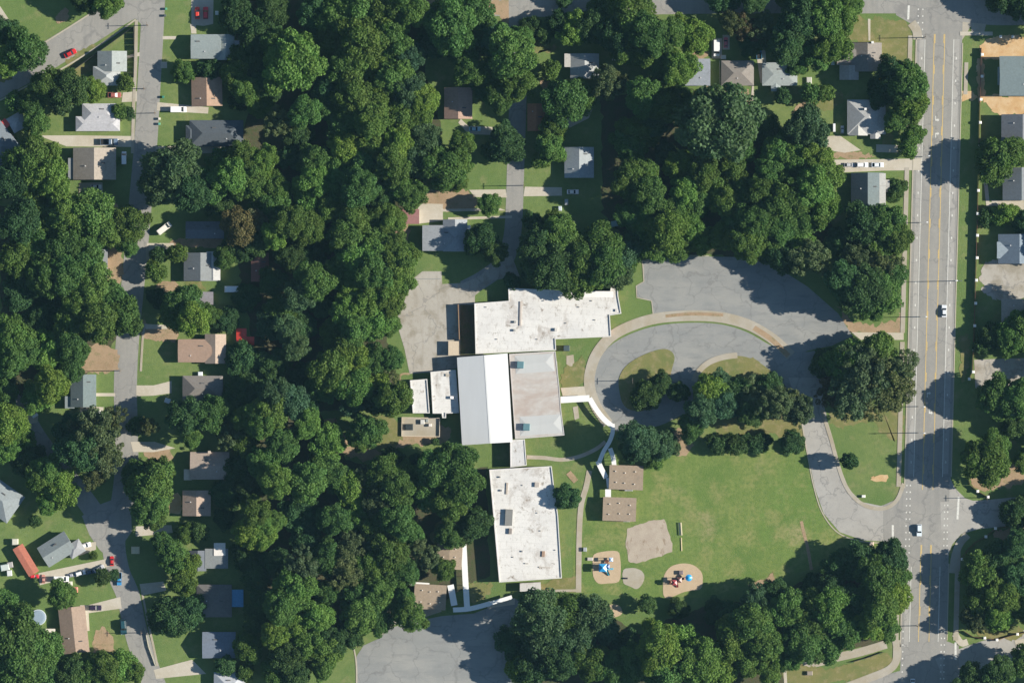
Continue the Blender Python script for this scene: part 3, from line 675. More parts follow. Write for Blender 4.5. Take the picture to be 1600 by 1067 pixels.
H('house','navy-roofed house under trees, south of the blue tarpaulin house',[(316,987,368,1028,'x','gable',(0.16,0.19,0.24))],DG)
H('house','pale grey roof cut by the bottom edge of the photo',[(334,1050,383,1092,'x','hip')],(0.44,0.46,0.49))
H('house','grey L-shaped house with a white porch, beside the school lane',[(660,352,716,392,'x','gable',(0.26,0.28,0.30)),(692,343,730,393,'y','gable',(0.30,0.325,0.35),0.1)],GR)
H('garden_shed','maroon-roofed shed half hidden by trees next to a concrete pad',[(620,327,655,350,'x','gable')],(0.30,0.155,0.15),cat='shed',windows=False,vents=0)
H('house','salmon and brown gabled house west of the school lane under trees',[(694,137,738,186,'y','gable')],(0.34,0.235,0.185))
#H('house','dark blue roofed house wholly shaded between the two dense tree groups',[(694,82,722,128,'y','gable')],(0.13,0.15,0.20))
H('house','rusty brown roofed house nearly covered by a tree, east of the school lane',[(824,162,852,205,'y','gable')],(0.33,0.16,0.09))
H('house','grey gabled house with a pale western porch, in the north centre',[(891,84,936,123,'y','gable',(0.34,0.355,0.355)),(882,84,906,105,'x','flat',(0.44,0.43,0.40),0.1)],LG)
H('house','grey gabled house standing alone beside shaded lane, south of the round driveway',[(882,230,928,278,'y','gable')],(0.29,0.32,0.335))
H('house','blue-grey low-pitched house, westernmost of the three side by side',[(1067,92,1110,134,'x','gable')],BL,pitch=0.15)
H('house','brown-grey hipped house, middle of the three side by side',[(1127,95,1178,134,'x','hip')],GB,pitch=0.33)
H('house','green-grey hipped house, easternmost of the three side by side',[(1191,98,1246,134,'x','hip',(0.30,0.335,0.33)),(1205,120,1220,143,'y','gable',None,-0.1)],(0.29,0.33,0.33),pitch=0.2)
H('house','large brown-grey house on the dry corner lawn by the main road',[(1333,67,1378,112,'y','gable'),(1308,72,1338,102,'x','gable',None,-0.1),(1312,102,1342,125,'y','gable',(0.34,0.33,0.31),-0.2)],GB,chimney=(1363,67))
H('house','white-grey complex roofed house with a square white chimney by the main road',[(1324,156,1384,210,'x','hip',(0.37,0.375,0.37)),(1360,180,1376,217,'y','gable',(0.40,0.40,0.39),-0.1),(1326,182,1356,212,'y','gable',(0.42,0.42,0.40),0.05)],LG,chimney=(1352,171))
H('house','house with a dark western slope and bright eastern slope south of the three parked cars',[(1330,270,1381,326,'y','gable'),(1358,271,1384,326,'y','flat',(0.48,0.475,0.45),0.9),(1372,281,1390,300,'x','gable',(0.42,0.41,0.39),-0.2),(1328,318,1352,333,'x','flat',(0.44,0.44,0.42),-0.6)],(0.13,0.16,0.168),pitch=0.5)  # shade and sun painted in: dark base roof, pale cover over the east half
H('house','large dark slate house on orange clay at the eastern edge',[(1562,88,1640,150,'x','gable',(0.17,0.215,0.225)),(1559,105,1590,133,'x','gable',(0.26,0.32,0.315),0.5)],DG,eave=4.5)
H('house','grey-roofed house below the orange clay plot at the eastern edge',[(1565,179,1630,235,'y','gable')],(0.19,0.20,0.215),eave=4.2)
H('house','slate-grey house beside the curved concrete path, eastern edge',[(1567,262,1625,313,'y','gable')],(0.19,0.21,0.225),eave=4.2)
H('house','blue-grey gabled house above the sandy yard at the eastern edge',[(1560,366,1625,412,'y','gable',(0.19,0.235,0.28)),(1558,378,1600,404,'x','gable',(0.26,0.31,0.35),0.3)],GR,eave=4)
H('house','tan-grey roofed house just below the sandy yard at the eastern edge',[(1565,467,1630,515,'y','gable',(0.30,0.275,0.24))],GB,eave=4)
H('house','brown roofed house hidden among trees in the western wood',[(392,395,420,440,'y','gable')],(0.20,0.10,0.085))
H('red_canopy','bright red sheet canopy in the trees east of the tan cross-gabled house',[(369,513,385,538,'y','gable',(0.62,0.06,0.04)),(380,526,397,539,'x','gable',(0.60,0.06,0.04),-0.1)],(0.6,0.05,0.04),cat='canopy',windows=False,vents=0,mat='plastic',eave=2.3,pitch=0.2)
H('red_canopy','small red awning at the western edge beside the diagonal blue-grey house',[(0,187,13,203,'x','gable',(0.6,0.07,0.05))],(0.6,0.05,0.04),cat='canopy',windows=False,vents=0,mat='plastic',eave=2.3,pitch=0.2,rot=-40)
# portable classrooms
def portable(label, x0, y0, x1, y1, axis, rot, nv):
    r = H('portable_classroom', label, [(x0,y0,x1,y1,axis,'gable')], (0.30,0.24,0.18), rot=rot, cat='portable classroom', group='brown portable classrooms', vents=0, pitch=0.1, eave=3.3, wall=(0.42,0.33,0.25))
    rf = [c for c in r.children if c.name.startswith('roof')][0]
    lx, ly = (x1-x0)*MPP, (y1-y0)*MPP
    for i in range(nv):
        u = ((i % 3) - 1)*0.28 + rnd.uniform(-.04, .04); v = (0.22 if (i//3) % 2 else -0.22) + rnd.uniform(-.05, .05)
        if axis == 'x': x_, y_ = u*lx, v*ly
        else: x_, y_ = v*lx, u*ly
        link('roof_vent', MB().cyl((x_,y_,0),(x_,y_,0.75),0.2,0.2,8).mesh('roof_vent'), M['paint'], rf, (0.8,0.75,0.68))
    return r
portable('upper brown portable classroom beside the playing field, next to the tree shade',952,727,1005,765,'x',-2,6)
portable('lower brown portable classroom directly above the grey mulch pit',942,777,994,814,'x',-2,6)
portable('brown portable classroom touching the long white covered walkway',682,850,722,889,'y',-3,6)
portable('brown portable classroom nearest the south car park, under a tree',647,913,697,952,'x',-3,6)

# ---- the school
def prism(name, pts, z0, z1, mat, parent, color):
    if area2(pts) > 0: pts = pts[::-1]
    n = len(pts); z = z1
    top = [(P(x, y, z).x, P(x, y, z).y) for x, y in pts]
    vs = [(a, b, z1) for a, b in top] + [(a, b, z0) for a, b in top]
    me = me_new(name, vs, [tuple(range(n))] + [(i, i+n, (i+1) % n+n, (i+1) % n) for i in range(n)])
    bm = bmesh.new(); bm.from_mesh(me); bm.faces.ensure_lookup_table(); bmesh.ops.triangulate(bm, faces=[bm.faces[0]]); bm.to_mesh(me); bm.free()
    return link(name, me, mat, parent, color)
def inset(pts, d):
    if area2(pts) < 0: pts = pts[::-1]
    out = []; n = len(pts)
    for i in range(n):
        a, b, c = pts[i-1], pts[i], pts[(i+1) % n]
        n1 = (-(b[1]-a[1]), b[0]-a[0]); n2 = (-(c[1]-b[1]), c[0]-b[0])
        l1 = math.hypot(*n1); l2 = math.hypot(*n2); n1 = (n1[0]/l1, n1[1]/l1); n2 = (n2[0]/l2, n2[1]/l2)
        k = 1 + n1[0]*n2[0] + n1[1]*n2[1]
        out.append((b[0] + (n1[0]+n2[0])/k*d, b[1] + (n1[1]+n2[1])/k*d))
    return pts, out
def parapet(pts, z0, z1, w, parent, color):
    a, b = inset(pts, w); n = len(a); vs = []
    for q in (a, b):
        for x, y in q: vs.append((P(x,y,z1).x, P(x,y,z1).y, z1))
    for q in (a, b):
        for x, y in q: vs.append((P(x,y,z1).x, P(x,y,z1).y, z0))
    fs = []
    for i in range(n):
        j = (i+1) % n
        fs += [(i,j,n+j,n+i),(i,2*n+i,2*n+j,j),(n+j,3*n+j,3*n+i,n+i)]
    me = me_new('parapet', vs, fs)
    bm = bmesh.new(); bm.from_mesh(me); bmesh.ops.recalc_face_normals(bm, faces=bm.faces); bm.to_mesh(me); bm.free()
    return link('parapet', me, M['paint'], parent, color)
WR = (0.64,0.63,0.605)
def block(name, label, pts, h, color=WR, mat='flatroof', wall=(0.36,0.22,0.16), par=0.35, cat='school building'):
    root = empty(name); tag(root, label, cat, 'school buildings')
    _, ins = inset(pts, 0.3)
    prism('wall', ins, 0, h-0.3, M['brick'], root, wall)
    roof = prism('roof', ins, h-0.29, h, M[mat], root, color)
    if par: parapet(pts, h-0.6, h+par, 1.4, root, (0.60,0.59,0.57) if par > 0.15 else (0.48,0.46,0.44))
    return root, roof
def unit(parent, px, py, w, d, h, z, color=(0.5,0.5,0.5), rot=-3, name='rooftop_unit', bevel=0.05):
    p = P(px, py, z); o = MB().box(-w/2,w/2,-d/2,d/2,0,h).build(name, M['paint'], parent, color, bevel)
    o.location = (p.x, p.y, z); o.rotation_euler.z = R(rot); return o
N1 = [(741,474),(795,470),(794,450),(953,457),(956,438),(965,438),(966,462),(971,490),(953,493),(955,526),(868,530),(869,547),(743,553)]
nb, nr = block('school_wing','white flat-roofed northern wing of the school with tree shade on its upper edge',N1,4.2)
for (x,y) in ((805,503),(804,516)): unit(nb, x,y,0.9,0.9,0.8,4.21,(0.35,0.35,0.33))
unit(nb, 813.5,490,0.8,9.5,0.35,4.21,(0.45,0.40,0.36),-1,'duct')
unit(nb, 869,515,1.2,1.2,0.9,4.21,(0.55,0.53,0.5)); unit(nb,963,485,1.0,1.0,0.5,4.21,(0.55,0.53,0.5))
for (x,y) in ((760,480),(777,530),(850,470),(905,480),(930,500),(885,505),(840,530),(925,470)): unit(nb,x,y,0.35,0.35,0.5,4.21,(0.3,0.28,0.26),name='vent_pipe',bevel=0)
link('canopy', MB().box(-7,7,-1.2,1.2,0,0.2).mesh('canopy'), M['paint'], nb, (0.75,0.74,0.72), (P(930,460).x, P(930,460).y, 4.6))
# gable hall
hall = empty('gable_hall'); tag(hall, 'tall hall with a two-tone metal gable roof, grey west slope and bright white east slope', 'school building', 'school buildings')
hz, rz_ = 5.4, 7.1
def wp(x, y, z): p = P(x, y, z); return (p.x, p.y, z)
W4 = [(714.5,558),(793,552),(801,690),(722,695)]
_, w4i = inset(W4, 1.2)
prism('wall', w4i, 0, hz, M['brick'], hall, (0.36,0.23,0.17))
for nm, q in (('west_roof_slope', [(714,558.5,hz),(722,695.5,hz),(766,692.5,rz_),(757,555,rz_)]), ('east_roof_slope', [(757,555,rz_),(766,692.5,rz_),(801,690.5,hz),(793,552,hz)])):
    v = [wp(*a) for a in q]; v2 = [(a,b,c-0.25) for a,b,c in v]
    me = me_new(nm, v + v2, [(0,1,2,3),(7,6,5,4),(0,4,5,1),(1,5,6,2),(2,6,7,3),(3,7,4,0)])
    bm = bmesh.new(); bm.from_mesh(me); bmesh.ops.recalc_face_normals(bm, faces=bm.faces); bm.to_mesh(me); bm.free()
    link('roof_slope', me, M['metalroof'], hall, (0.565,0.58,0.585))
# gable end walls
for ends in (((716,558),(792,553),(757,555.5)), ((723,694.5),(800,690),(766,692))):
    a, b, c = ends; v = [wp(a[0],a[1],hz-0.28), wp(b[0],b[1],hz-0.28), wp(c[0],c[1],rz_-0.26)]
    link('gable_wall', me_new('gable_wall', v, [(0,1,2)]), M['brick'], hall, (0.6,0.58,0.55))
v=[wp(755.8,555,rz_+0.02),wp(758.2,555,rz_+0.02),wp(767.2,692.5,rz_+0.02),wp(764.8,692.5,rz_+0.02)]; link('ridge_cap', me_new('ridge_cap', v, [(0,3,2,1)]), M['metalroof'], hall, (0.62,0.63,0.63))
# east block with two hipped lights
E1 = [(795.5,553),(868,548.5),(874,603),(877,641),(882,680),(805,686)]
eb, er = block('school_wing','tan stained roof block of the school with two small dark teal hatches',E1,3.9,(0.47,0.45,0.425),'tanroof',par=0.12)
for (pts, bx) in (([(804,556),(864,552),(867,580),(806,584)], (813,570)), ([(812,651),(876,647),(879,676),(813,681)], (822.5,667))):
    z0 = 3.92; k = 0.42
    (a,b,c,d) = pts; r1 = ((a[0]+d[0])/2+12, (a[1]+d[1])/2); r2 = ((b[0]+c[0])/2-13, (b[1]+c[1])/2)
    v = [wp(*q, z0) for q in (a,b,c,d)] + [wp(*r1, z0+k), wp(*r2, z0+k)]
    link('hipped_light', me_new('hipped_light', v, [(1,0,4,5),(2,1,5),(3,2,5,4),(0,3,4)]), M['metalroof'], eb, (0.46,0.47,0.465))
    unit(eb, bx[0], bx[1], 2.7, 2.7, 1.6, z0, (0.10,0.20,0.23), -3, 'roof_hatch', 0.15)
link('link_canopy', MB().box(-0.3,0.3,-9,9,0,0.2).mesh('canopy'), M['paint'], eb, (0.5,0.48,0.45), (P(871.5,600).x, P(871.5,600).y, 3.0)).rotation_euler.z = R(4)
block('link_corridor','narrow pale link between the tan roofed block and the southern white building',[(797,687.5),(820,686),(823,727),(797.5,730)],3.7,(0.58,0.58,0.575),par=0.2,cat='link corridor')
S5 = [(764.5,733.5),(862,728),(866,762),(872,805),(878,903),(780,909.5)]
sb, sr = block('school_wing','long white flat-roofed southern building with a dark grey oblong unit on its roof',S5,4.4)
unit(sb, 795,808,2.9,6.3,1.1,4.42,(0.20,0.20,0.19),-3); unit(sb,797.5,829.5,1.2,2.2,0.8,4.42,(0.25,0.22,0.2),-3)
unit(sb, 783,766,0.7,0.7,0.6,4.42,(0.2,0.2,0.2)); unit(sb,792,763,0.8,4.5,0.3,4.42,(0.40,0.35,0.30),-3,'duct'); unit(sb,839,757,1.8,1.8,0.7,4.42,(0.42,0.38,0.34))
unit(sb, 781,745,0.6,0.6,0.6,4.42,(0.2,0.2,0.2)); unit(sb,816,861,0.6,0.6,0.5,4.42,(0.3,0.3,0.3)); unit(sb,823,880,1.4,0.4,0.4,4.42,(0.4,0.38,0.35))
unit(sb, 851,886,4.6,0.4,0.3,4.42,(0.45,0.42,0.38),-3,'duct'); unit(sb,849,865,1.2,2.2,0.4,4.42,(0.32,0.22,0.16),-3)
for (x,y) in ((817,758),(868,859),(802,870),(840,801),(858,780),(845,829)): unit(sb,x,y,0.4,0.4,0.4,4.42,(0.4,0.38,0.36),name='vent_pipe',bevel=0)
block('school_porch','small stained flat porch at the foot of the southern white building',[(812,910.5),(845,908.8),(846,923),(812,924)],3.0,(0.52,0.51,0.49),par=0,cat='porch')
ab, _ = block('school_annex','stained white annex attached to the west side of the tall gable hall',[(672.5,581),(712,577.5),(717.5,645),(697,646),(697,653),(691,653),(690,646),(676,646)],3.5)
unit(ab, 706,621,1.3,1.1,1.0,3.52,(0.85,0.8,0.78),-3); unit(ab,699,586,1.4,0.9,0.4,3.52,(0.4,0.36,0.3),-3)
block('school_annex','narrow stained white annex, farthest west of the school buildings',[(640.5,594),(667.5,592),(671.5,645.5),(645,645.5)],3.3)
H('storage_box','beige storage container standing in the school yard shade',[(700.5,533,717,555,'y','flat')] if False else [(700.5,533,717,555,'y','flat')],(0.52,0.43,0.32),cat='container',windows=False,vents=0,eave=2.5,mat='paint')
scr = MB().box(-0.15,0.15,-6.9,6.9,0,2.6).build('screen_wall', M['paint'], None, (0.30,0.19,0.11)); scr.location = P(717,503); scr.rotation_euler.z = R(2)
tag(scr, 'thin brown screen wall in the shaded gap west of the northern school wing', 'wall')
# walled plant enclosure
enc = empty('plant_enclosure', P(657.5,667), R(-1)); tag(enc, 'low walled concrete enclosure with a black tank, south of the narrow annex', 'enclosure')
link('floor', MB().box(-7.2,7.2,-3.6,3.6,0,0.12).mesh('floor'), M['walk'], enc)
for b in ((-7.5,7.5,3.5,3.75),(-7.5,7.5,-3.75,-3.5),(-7.5,-7.25,-3.5,3.5),(7.25,7.5,-3.5,3.5)):
    link('low_wall', MB().box(*b,0,0.9).mesh('low_wall'), M['brick'], enc, (0.55,0.48,0.38))
def free_box(name, label, cat, px, py, w, d, h, color, rot=0, group=None, z=0, mat='paint', lid=True):
    root = empty(name, P(px,py,z), R(rot)); tag(root, label, cat, group)
    MB().box(-w/2,w/2,-d/2,d/2,0,h*0.82).build('body', M[mat], root, color, min(w,d)*0.06)
    MB().frust((-w/2-0.04,w/2+0.04,-d/2-0.04,d/2+0.04),(-w/2*0.85,w/2*0.85,-d/2*0.85,d/2*0.85),h*0.82+0.01,h).build('lid', M[mat], root, tuple(c*0.9 for c in color))
    return root
free_box('tank','black square tank inside the walled enclosure','tank',639,667,3.2,2.4,1.3,(0.03,0.04,0.045),0,z=0.12)
for i,(x,y,w,d,c,l) in enumerate(((660,659,1.6,1.8,(0.6,0.6,0.58),'pale cooling unit against the top wall of the walled enclosure'),(667,657,1.0,1.2,(0.3,0.33,0.33),'small grey cooling unit at the top wall of the walled enclosure'),(672,664,1.1,1.1,(0.75,0.7,0.66),'small white cooling unit in the right half of the walled enclosure'))):
    free_box('cooling_unit',l,'cooling unit',x,y,w,d,1.1,c,0,'cooling units in the enclosure',z=0.12)

# ---- covered walkways
def walkway(label, runs, color=(0.76,0.76,0.74), w=7.5, z=2.7):
    root = empty('covered_walkway'); tag(root, label, 'covered walkway', 'white covered walkways')
    for line, ww in runs:
        a, b = line[0], line[-1]
        ln = spline(line, False, 4) if len(line) > 2 else line
        o = ribbon('roof', ln, ww, z, M['metalroof'], root, 0.16, False); o.color = (*color, 1); z -= 0.03
        tot = 0; last = None
        for i in range(len(ln)-1):
            (x0,y0),(x1,y1) = ln[i], ln[i+1]; L = math.hypot(x1-x0,y1-y0); n = max(1,int(round(L/12)))
            for k in range(n):
                t = k/n; x, y = x0+(x1-x0)*t, y0+(y1-y0)*t; dx, dy = -(y1-y0)/L, (x1-x0)/L
                for s in (-1,1):
                    q = P(x+dx*s*(ww/2-1), y+dy*s*(ww/2-1)); link('post', POST, None, root, (0.7,0.7,0.68), q)
    return root
POST = MB().box(-0.06,0.06,-0.06,0.06,0,2.55).mesh('post'); POST.materials.append(M['paint'])
walkway('white covered walkway curving from the school entrance towards the portable classrooms',
        [([(876,624.5),(921,622)], 10),([(921,622),(932,640),(944,655),(957,666)], 8),([(957,662),(957,676),(952,690),(943,705),(936,722)], 6.5),([(934,720),(940,733),(947,746)],8),([(953,700),(958,715),(960,732)],7),([(949,746),(951,762)],5),([(950,764),(950,778)],9)])
walkway('long straight white covered walkway beside the western portable classrooms',
        [([(724.5,849),(727,900),(730,950)], 9),([(704,913),(710,945)],10),([(708,952),(735,950),(766,942)],7.5),([(766,942),(800,932)],6)])
wl_ = [(640,911),(671,913)]
walkway('short white canopy on the upper edge of the lowest portable classroom', [(wl_, 6)])

# ------------------------------------------------------------------ vehicles
def wheel_set(root, L, Wd, r=0.33):
    for sx in (-0.31, 0.31):
        for sy in (-1, 1):
            o = MB().cyl((0,-0.1,0),(0,0.1,0),r,r,14).build('wheel', M['rubber'], root); o.location = (sx*L, sy*(Wd/2-0.11), r)
            MB().cyl((0,-0.105,0),(0,0.105,0),r*0.5,r*0.5,10).build('rim', M['steel'], o)
def prof_body(prof, Wd, name, root, color, bev=0.07):
    n = len(prof); v = [(x,-Wd/2,z) for x,z in prof] + [(x,Wd/2,z) for x,z in prof]
    f = [tuple(range(n-1,-1,-1)), tuple(range(n,2*n))] + [(i,(i+1)%n,n+(i+1)%n,n+i) for i in range(n)]
    me = me_new(name, v, f); bm = bmesh.new(); bm.from_mesh(me); bmesh.ops.recalc_face_normals(bm, faces=bm.faces)
    bmesh.ops.bevel(bm, geom=bm.edges[:], offset=bev, segments=2, affect='EDGES', clamp_overlap=True); bm.to_mesh(me); bm.free()
    for p in me.polygons: p.use_smooth = False
    o = link(name, me, M['carpaint'], root, color); o['paint'] = 1; return o
def lights(root, L, Wd, z):
    for s in (-1,1):
        MB().box(L/2-0.10,L/2+0.012,s*(Wd/2-0.28)-0.16,s*(Wd/2-0.28)+0.16,z,z+0.14).build('headlight', M['lamp'], root)
        MB().box(-L/2-0.012,-L/2+0.10,s*(Wd/2-0.24)-0.12,s*(Wd/2-0.24)+0.12,z+0.05,z+0.2).build('tail_light', M['redlamp'], root)
def mk_sedan(L=4.8, Wd=1.85, tall=1.42, suv=False):
    root = empty('parked_car')
    b = 0.95 if not suv else 1.08
    prof = [(-L/2,0.35),(-L/2,b-0.1),(-L/2+0.15,b),(-L/2+0.9,b+0.02),(L/2-1.35,b),(L/2-0.15,b-0.16),(L/2,b-0.35),(L/2,0.35)]
    prof_body(prof, Wd, 'body', root, (1,1,1))
    x0, x1 = (-L/2+0.45, L/2-1.25) if not suv else (-L/2+0.12, L/2-1.3)
    X0, X1 = (-L/2+1.15, L/2-2.0) if not suv else (-L/2+0.4, L/2-1.95)
    h = Wd/2
    MB().frust((x0,x1,-h+0.12,h-0.12),(X0,X1,-h+0.3,h-0.3),b-0.04,tall).build('glasshouse', M['glass'], root)
    o = MB().frust((X0+0.02,X1-0.02,-h+0.29,h-0.29),(X0+0.1,X1-0.1,-h+0.36,h-0.36),tall+0.005,tall+0.06).build('roof_panel', M['carpaint'], root, (1,1,1)); o['paint']=1
    for s in (-1,1):
        m_ = MB().box(L/2-1.6,L/2-1.42,s*(h+0.02),s*(h+0.18) if s>0 else s*(h+0.18)+0.0,b-0.05,b+0.1) if False else MB().box(L/2-1.62,L/2-1.44,min(s*h,s*(h+0.16)),max(s*h,s*(h+0.16)),b-0.06,b+0.08)
        k = m_.build('mirror', M['carpaint'], root, (1,1,1)); k['paint'] = 1
    wheel_set(root, L, Wd); lights(root, L, Wd, 0.6); return root
def mk_van(L=5.6, Wd=2.0):
    root = empty('van')
    prof = [(-L/2,0.4),(-L/2,1.95),(-L/2+0.12,2.05),(L/2-1.75,2.05),(L/2-1.0,1.15),(L/2-0.1,0.95),(L/2,0.4)]
    prof_body(prof, Wd, 'body', root, (1,1,1))
    MB().add([(L/2-1.72,-0.82,2.02),(L/2-1.72,0.82,2.02),(L/2-1.02,0.9,1.19),(L/2-1.02,-0.9,1.19),(L/2-1.62,-0.82,2.06),(L/2-1.62,0.82,2.06),(L/2-0.94,0.9,1.22),(L/2-0.94,-0.9,1.22)],
             [(3,2,1,0),(4,7,6,5),(0,1,5,4),(1,2,6,5),(2,3,7,6),(3,0,4,7)]).build('windscreen', M['glass'], root)
    for s in (-1,1): MB().box(-L/2+1.2,L/2-1.8,min(s*(Wd/2-0.02),s*(Wd/2+0.01)),max(s*(Wd/2-0.02),s*(Wd/2+0.01)),1.25,1.75).build('side_window', M['glass'], root)
    wheel_set(root, L, Wd, 0.36); lights(root, L, Wd, 0.65); return root
def mk_pickup(L=5.6, Wd=2.0):
    root = empty('pickup_truck')
    prof = [(-L/2,0.45),(-L/2,0.78),(-0.35,0.78),(-0.35,1.1),(L/2-1.4,1.1),(L/2-0.1,0.98),(L/2,0.8),(L/2,0.45)]
    prof_body(prof, Wd, 'body', root, (1,1,1), 0.05)
    for q in ((-L/2,-0.3,-Wd/2,-Wd/2+0.12),(-L/2,-0.3,Wd/2-0.12,Wd/2),(-L/2,-L/2+0.1,-Wd/2+0.12,Wd/2-0.12)):
        o = MB().box(*q,0.77,1.15).build('bed_side', M['carpaint'], root, (1,1,1)); o['paint']=1
    MB().box(-L/2+0.12,-0.38,-Wd/2+0.14,Wd/2-0.14,0.785,0.80).build('bed_floor', M['rubber'], root)
    MB().frust((-0.35,L/2-1.35,-0.9,0.9),(-0.15,L/2-1.95,-0.75,0.75),1.08,1.75).build('glasshouse', M['glass'], root)
    o = MB().frust((-0.13,L/2-1.97,-0.74,0.74),(-0.05,L/2-2.05,-0.68,0.68),1.755,1.8).build('roof_panel', M['carpaint'], root, (1,1,1)); o['paint']=1
    wheel_set(root, L, Wd, 0.38); lights(root, L, Wd, 0.75); return root
protos = {}
def car(kind, px, py, ang, color, label, scale=1.0, group='cars parked at the houses', name=None):
    mk = {'sedan': lambda: mk_sedan(), 'suv': lambda: mk_sedan(4.7,1.95,1.72,True), 'van': mk_van, 'pickup': mk_pickup}[kind]
    if kind not in protos: protos[kind] = mk(); o = protos[kind]; 
    else: o = copy_tree(protos[kind])
    def setc(x):
        if x.get('paint'): x.color = (*color, 1)
        for c in x.children: setc(c)
    setc(o); o.location = P(px, py) + Vector((0,0,0.07)); o.rotation_euler.z = R(ang); o.scale = (scale,)*3
    if name: o.name = name
    tag(o, label, 'van' if kind == 'van' else 'pickup truck' if kind == 'pickup' else 'car', group)
    return o
WH=(0.80,0.80,0.80); SV=(0.45,0.46,0.48); RD=(0.55,0.02,0.02); BK=(0.02,0.025,0.035); NB=(0.03,0.07,0.14); BU=(0.06,0.22,0.48); TL=(0.02,0.07,0.09)
car('sedan',110,84,28,RD,'bright red car driving on the diagonal street','1' and 1.05,'cars driving on the roads','moving_car')
car('sedan',308.5,21,90,(0.62,0.05,0.03),'red car nearer the street, parked on the concrete pad',1.0)
car('suv',321.5,21,90,(0.60,0.03,0.05),'red car farther from the street, parked on the concrete pad',1.0)
car('van',279,171.5,0,WH,'white van parked on the driveway south of the square brown roof',1.12)
car('pickup',171,222,0,(0.12,0.17,0.24),'dark pickup truck with a pale blue hood on the long concrete driveway',1.25)
car('sedan',292,236,0,(0.6,0.62,0.64),'pale car in the driveway below the charcoal hipped house',1.1)
car('sedan',343,236,0,BU,'blue car at the shaded end of the driveway below the charcoal hipped house',1.1)
car('van',194,247,90,WH,'white van parked beside the tan house, near the tree shade',0.9)
car('sedan',179,149,0,(0.32,0.10,0.08),'dark red car in the short driveway above the pale hipped house',1.1)
car('sedan',150,292,0,(0.75,0.72,0.70),'upper of two whitish cars on the small pad below the tan house',0.9)
car('sedan',146,303,0,WH,'lower of two whitish cars on the small pad below the tan house',0.95)
car('van',257,357,38,(0.78,0.74,0.66),'cream van standing diagonally on the lawn patch',1.1)
car('van',49,640,-56,WH,'white van on the pale apron at the western edge',1.2)
car('suv',148,646,0,WH,'white car just south of the teal-grey house',1.15)
car('sedan',175,876,90,RD,'red car at the junction below the tree shadows',0.8)
car('pickup',186.5,904,-90,(0.05,0.25,0.5),'blue pickup truck in shade on the west street',0.9)
car('suv',54,900,0,(0.60,0.03,0.04),'red car touching the lower end of the red-roofed trailer home',0.75)
car('sedan',68,904,90,(0.55,0.25,0.2),'faded pink-red car right beside the red car on the drive',0.7)
car('van',96,904,0,WH,'white van in the middle of the crowded yard drive',1.05)
car('sedan',113,898,10,(0.35,0.36,0.42),'grey car wedged between two white vehicles on the crowded drive',0.75)
car('suv',126,895,15,WH,'white car between the grey and the dark blue car on the crowded drive',0.9)
car('sedan',141,893,15,NB,'dark blue car on the crowded drive',0.85)
car('sedan',155,888,30,SV,'silver car at the street end of the crowded drive',0.9)
car('sedan',133,852,15,WH,'white car at the east end of the diagonal grey house',1.0)
car('suv',149,949,0,(0.03,0.02,0.045),'dark purple car on the driveway above the long brown house',1.05)
car('suv',193,979,-86,TL,'dark teal car parked on the west street by the lawn',1.25)
car('sedan',742,202,0,(0.35,0.55,0.62),'pale turquoise car by the grass bend west of the school lane',0.95)
car('sedan',895,300,0,(0.75,0.70,0.66),'white car at the shaded end of the driveway east of the school lane',0.95)
car('van',1119.5,76,-90,WH,'white van between the two northern houses with grey roofs',1.15)
car('sedan',1134,67,90,(0.55,0.14,0.18),'pinkish red car beside the northern white van',0.85)
car('pickup',1186,82,90,(0.08,0.28,0.45),'blue pickup truck in the shaded drive above the green-grey house',1.0)
car('sedan',1187,66,90,(0.25,0.40,0.6),'light blue car in front of the shaded blue pickup truck',0.7)
car('sedan',1327,258,0,(0.45,0.46,0.48),'silver car, westernmost of the three in a row on the long driveway',0.85)
car('suv',1347,258,0,WH,'white car, middle of the three in a row on the long driveway',1.0)
car('sedan',1371,258,0,(0.72,0.76,0.8),'pale car, easternmost of the three in a row on the long driveway',1.0)
car('suv',1316,203,90,(0.6,0.6,0.62),'pale car in the shade just west of the house with the white chimney',0.65)
car('sedan',1475,486,90,(0.68,0.71,0.75),'silver-white car driving in the eastern lane of the main road',1.0,'cars driving on the roads','moving_car')
car('suv',1436,828,-90,(0.66,0.74,0.80),'pale blue-white car driving past the school exit on the main road',1.0,'cars driving on the roads','moving_car')
car('sedan',1426,1069,-90,(0.7,0.72,0.75),'white car entering at the bottom edge on the main road',1.0,'cars driving on the roads','moving_car')

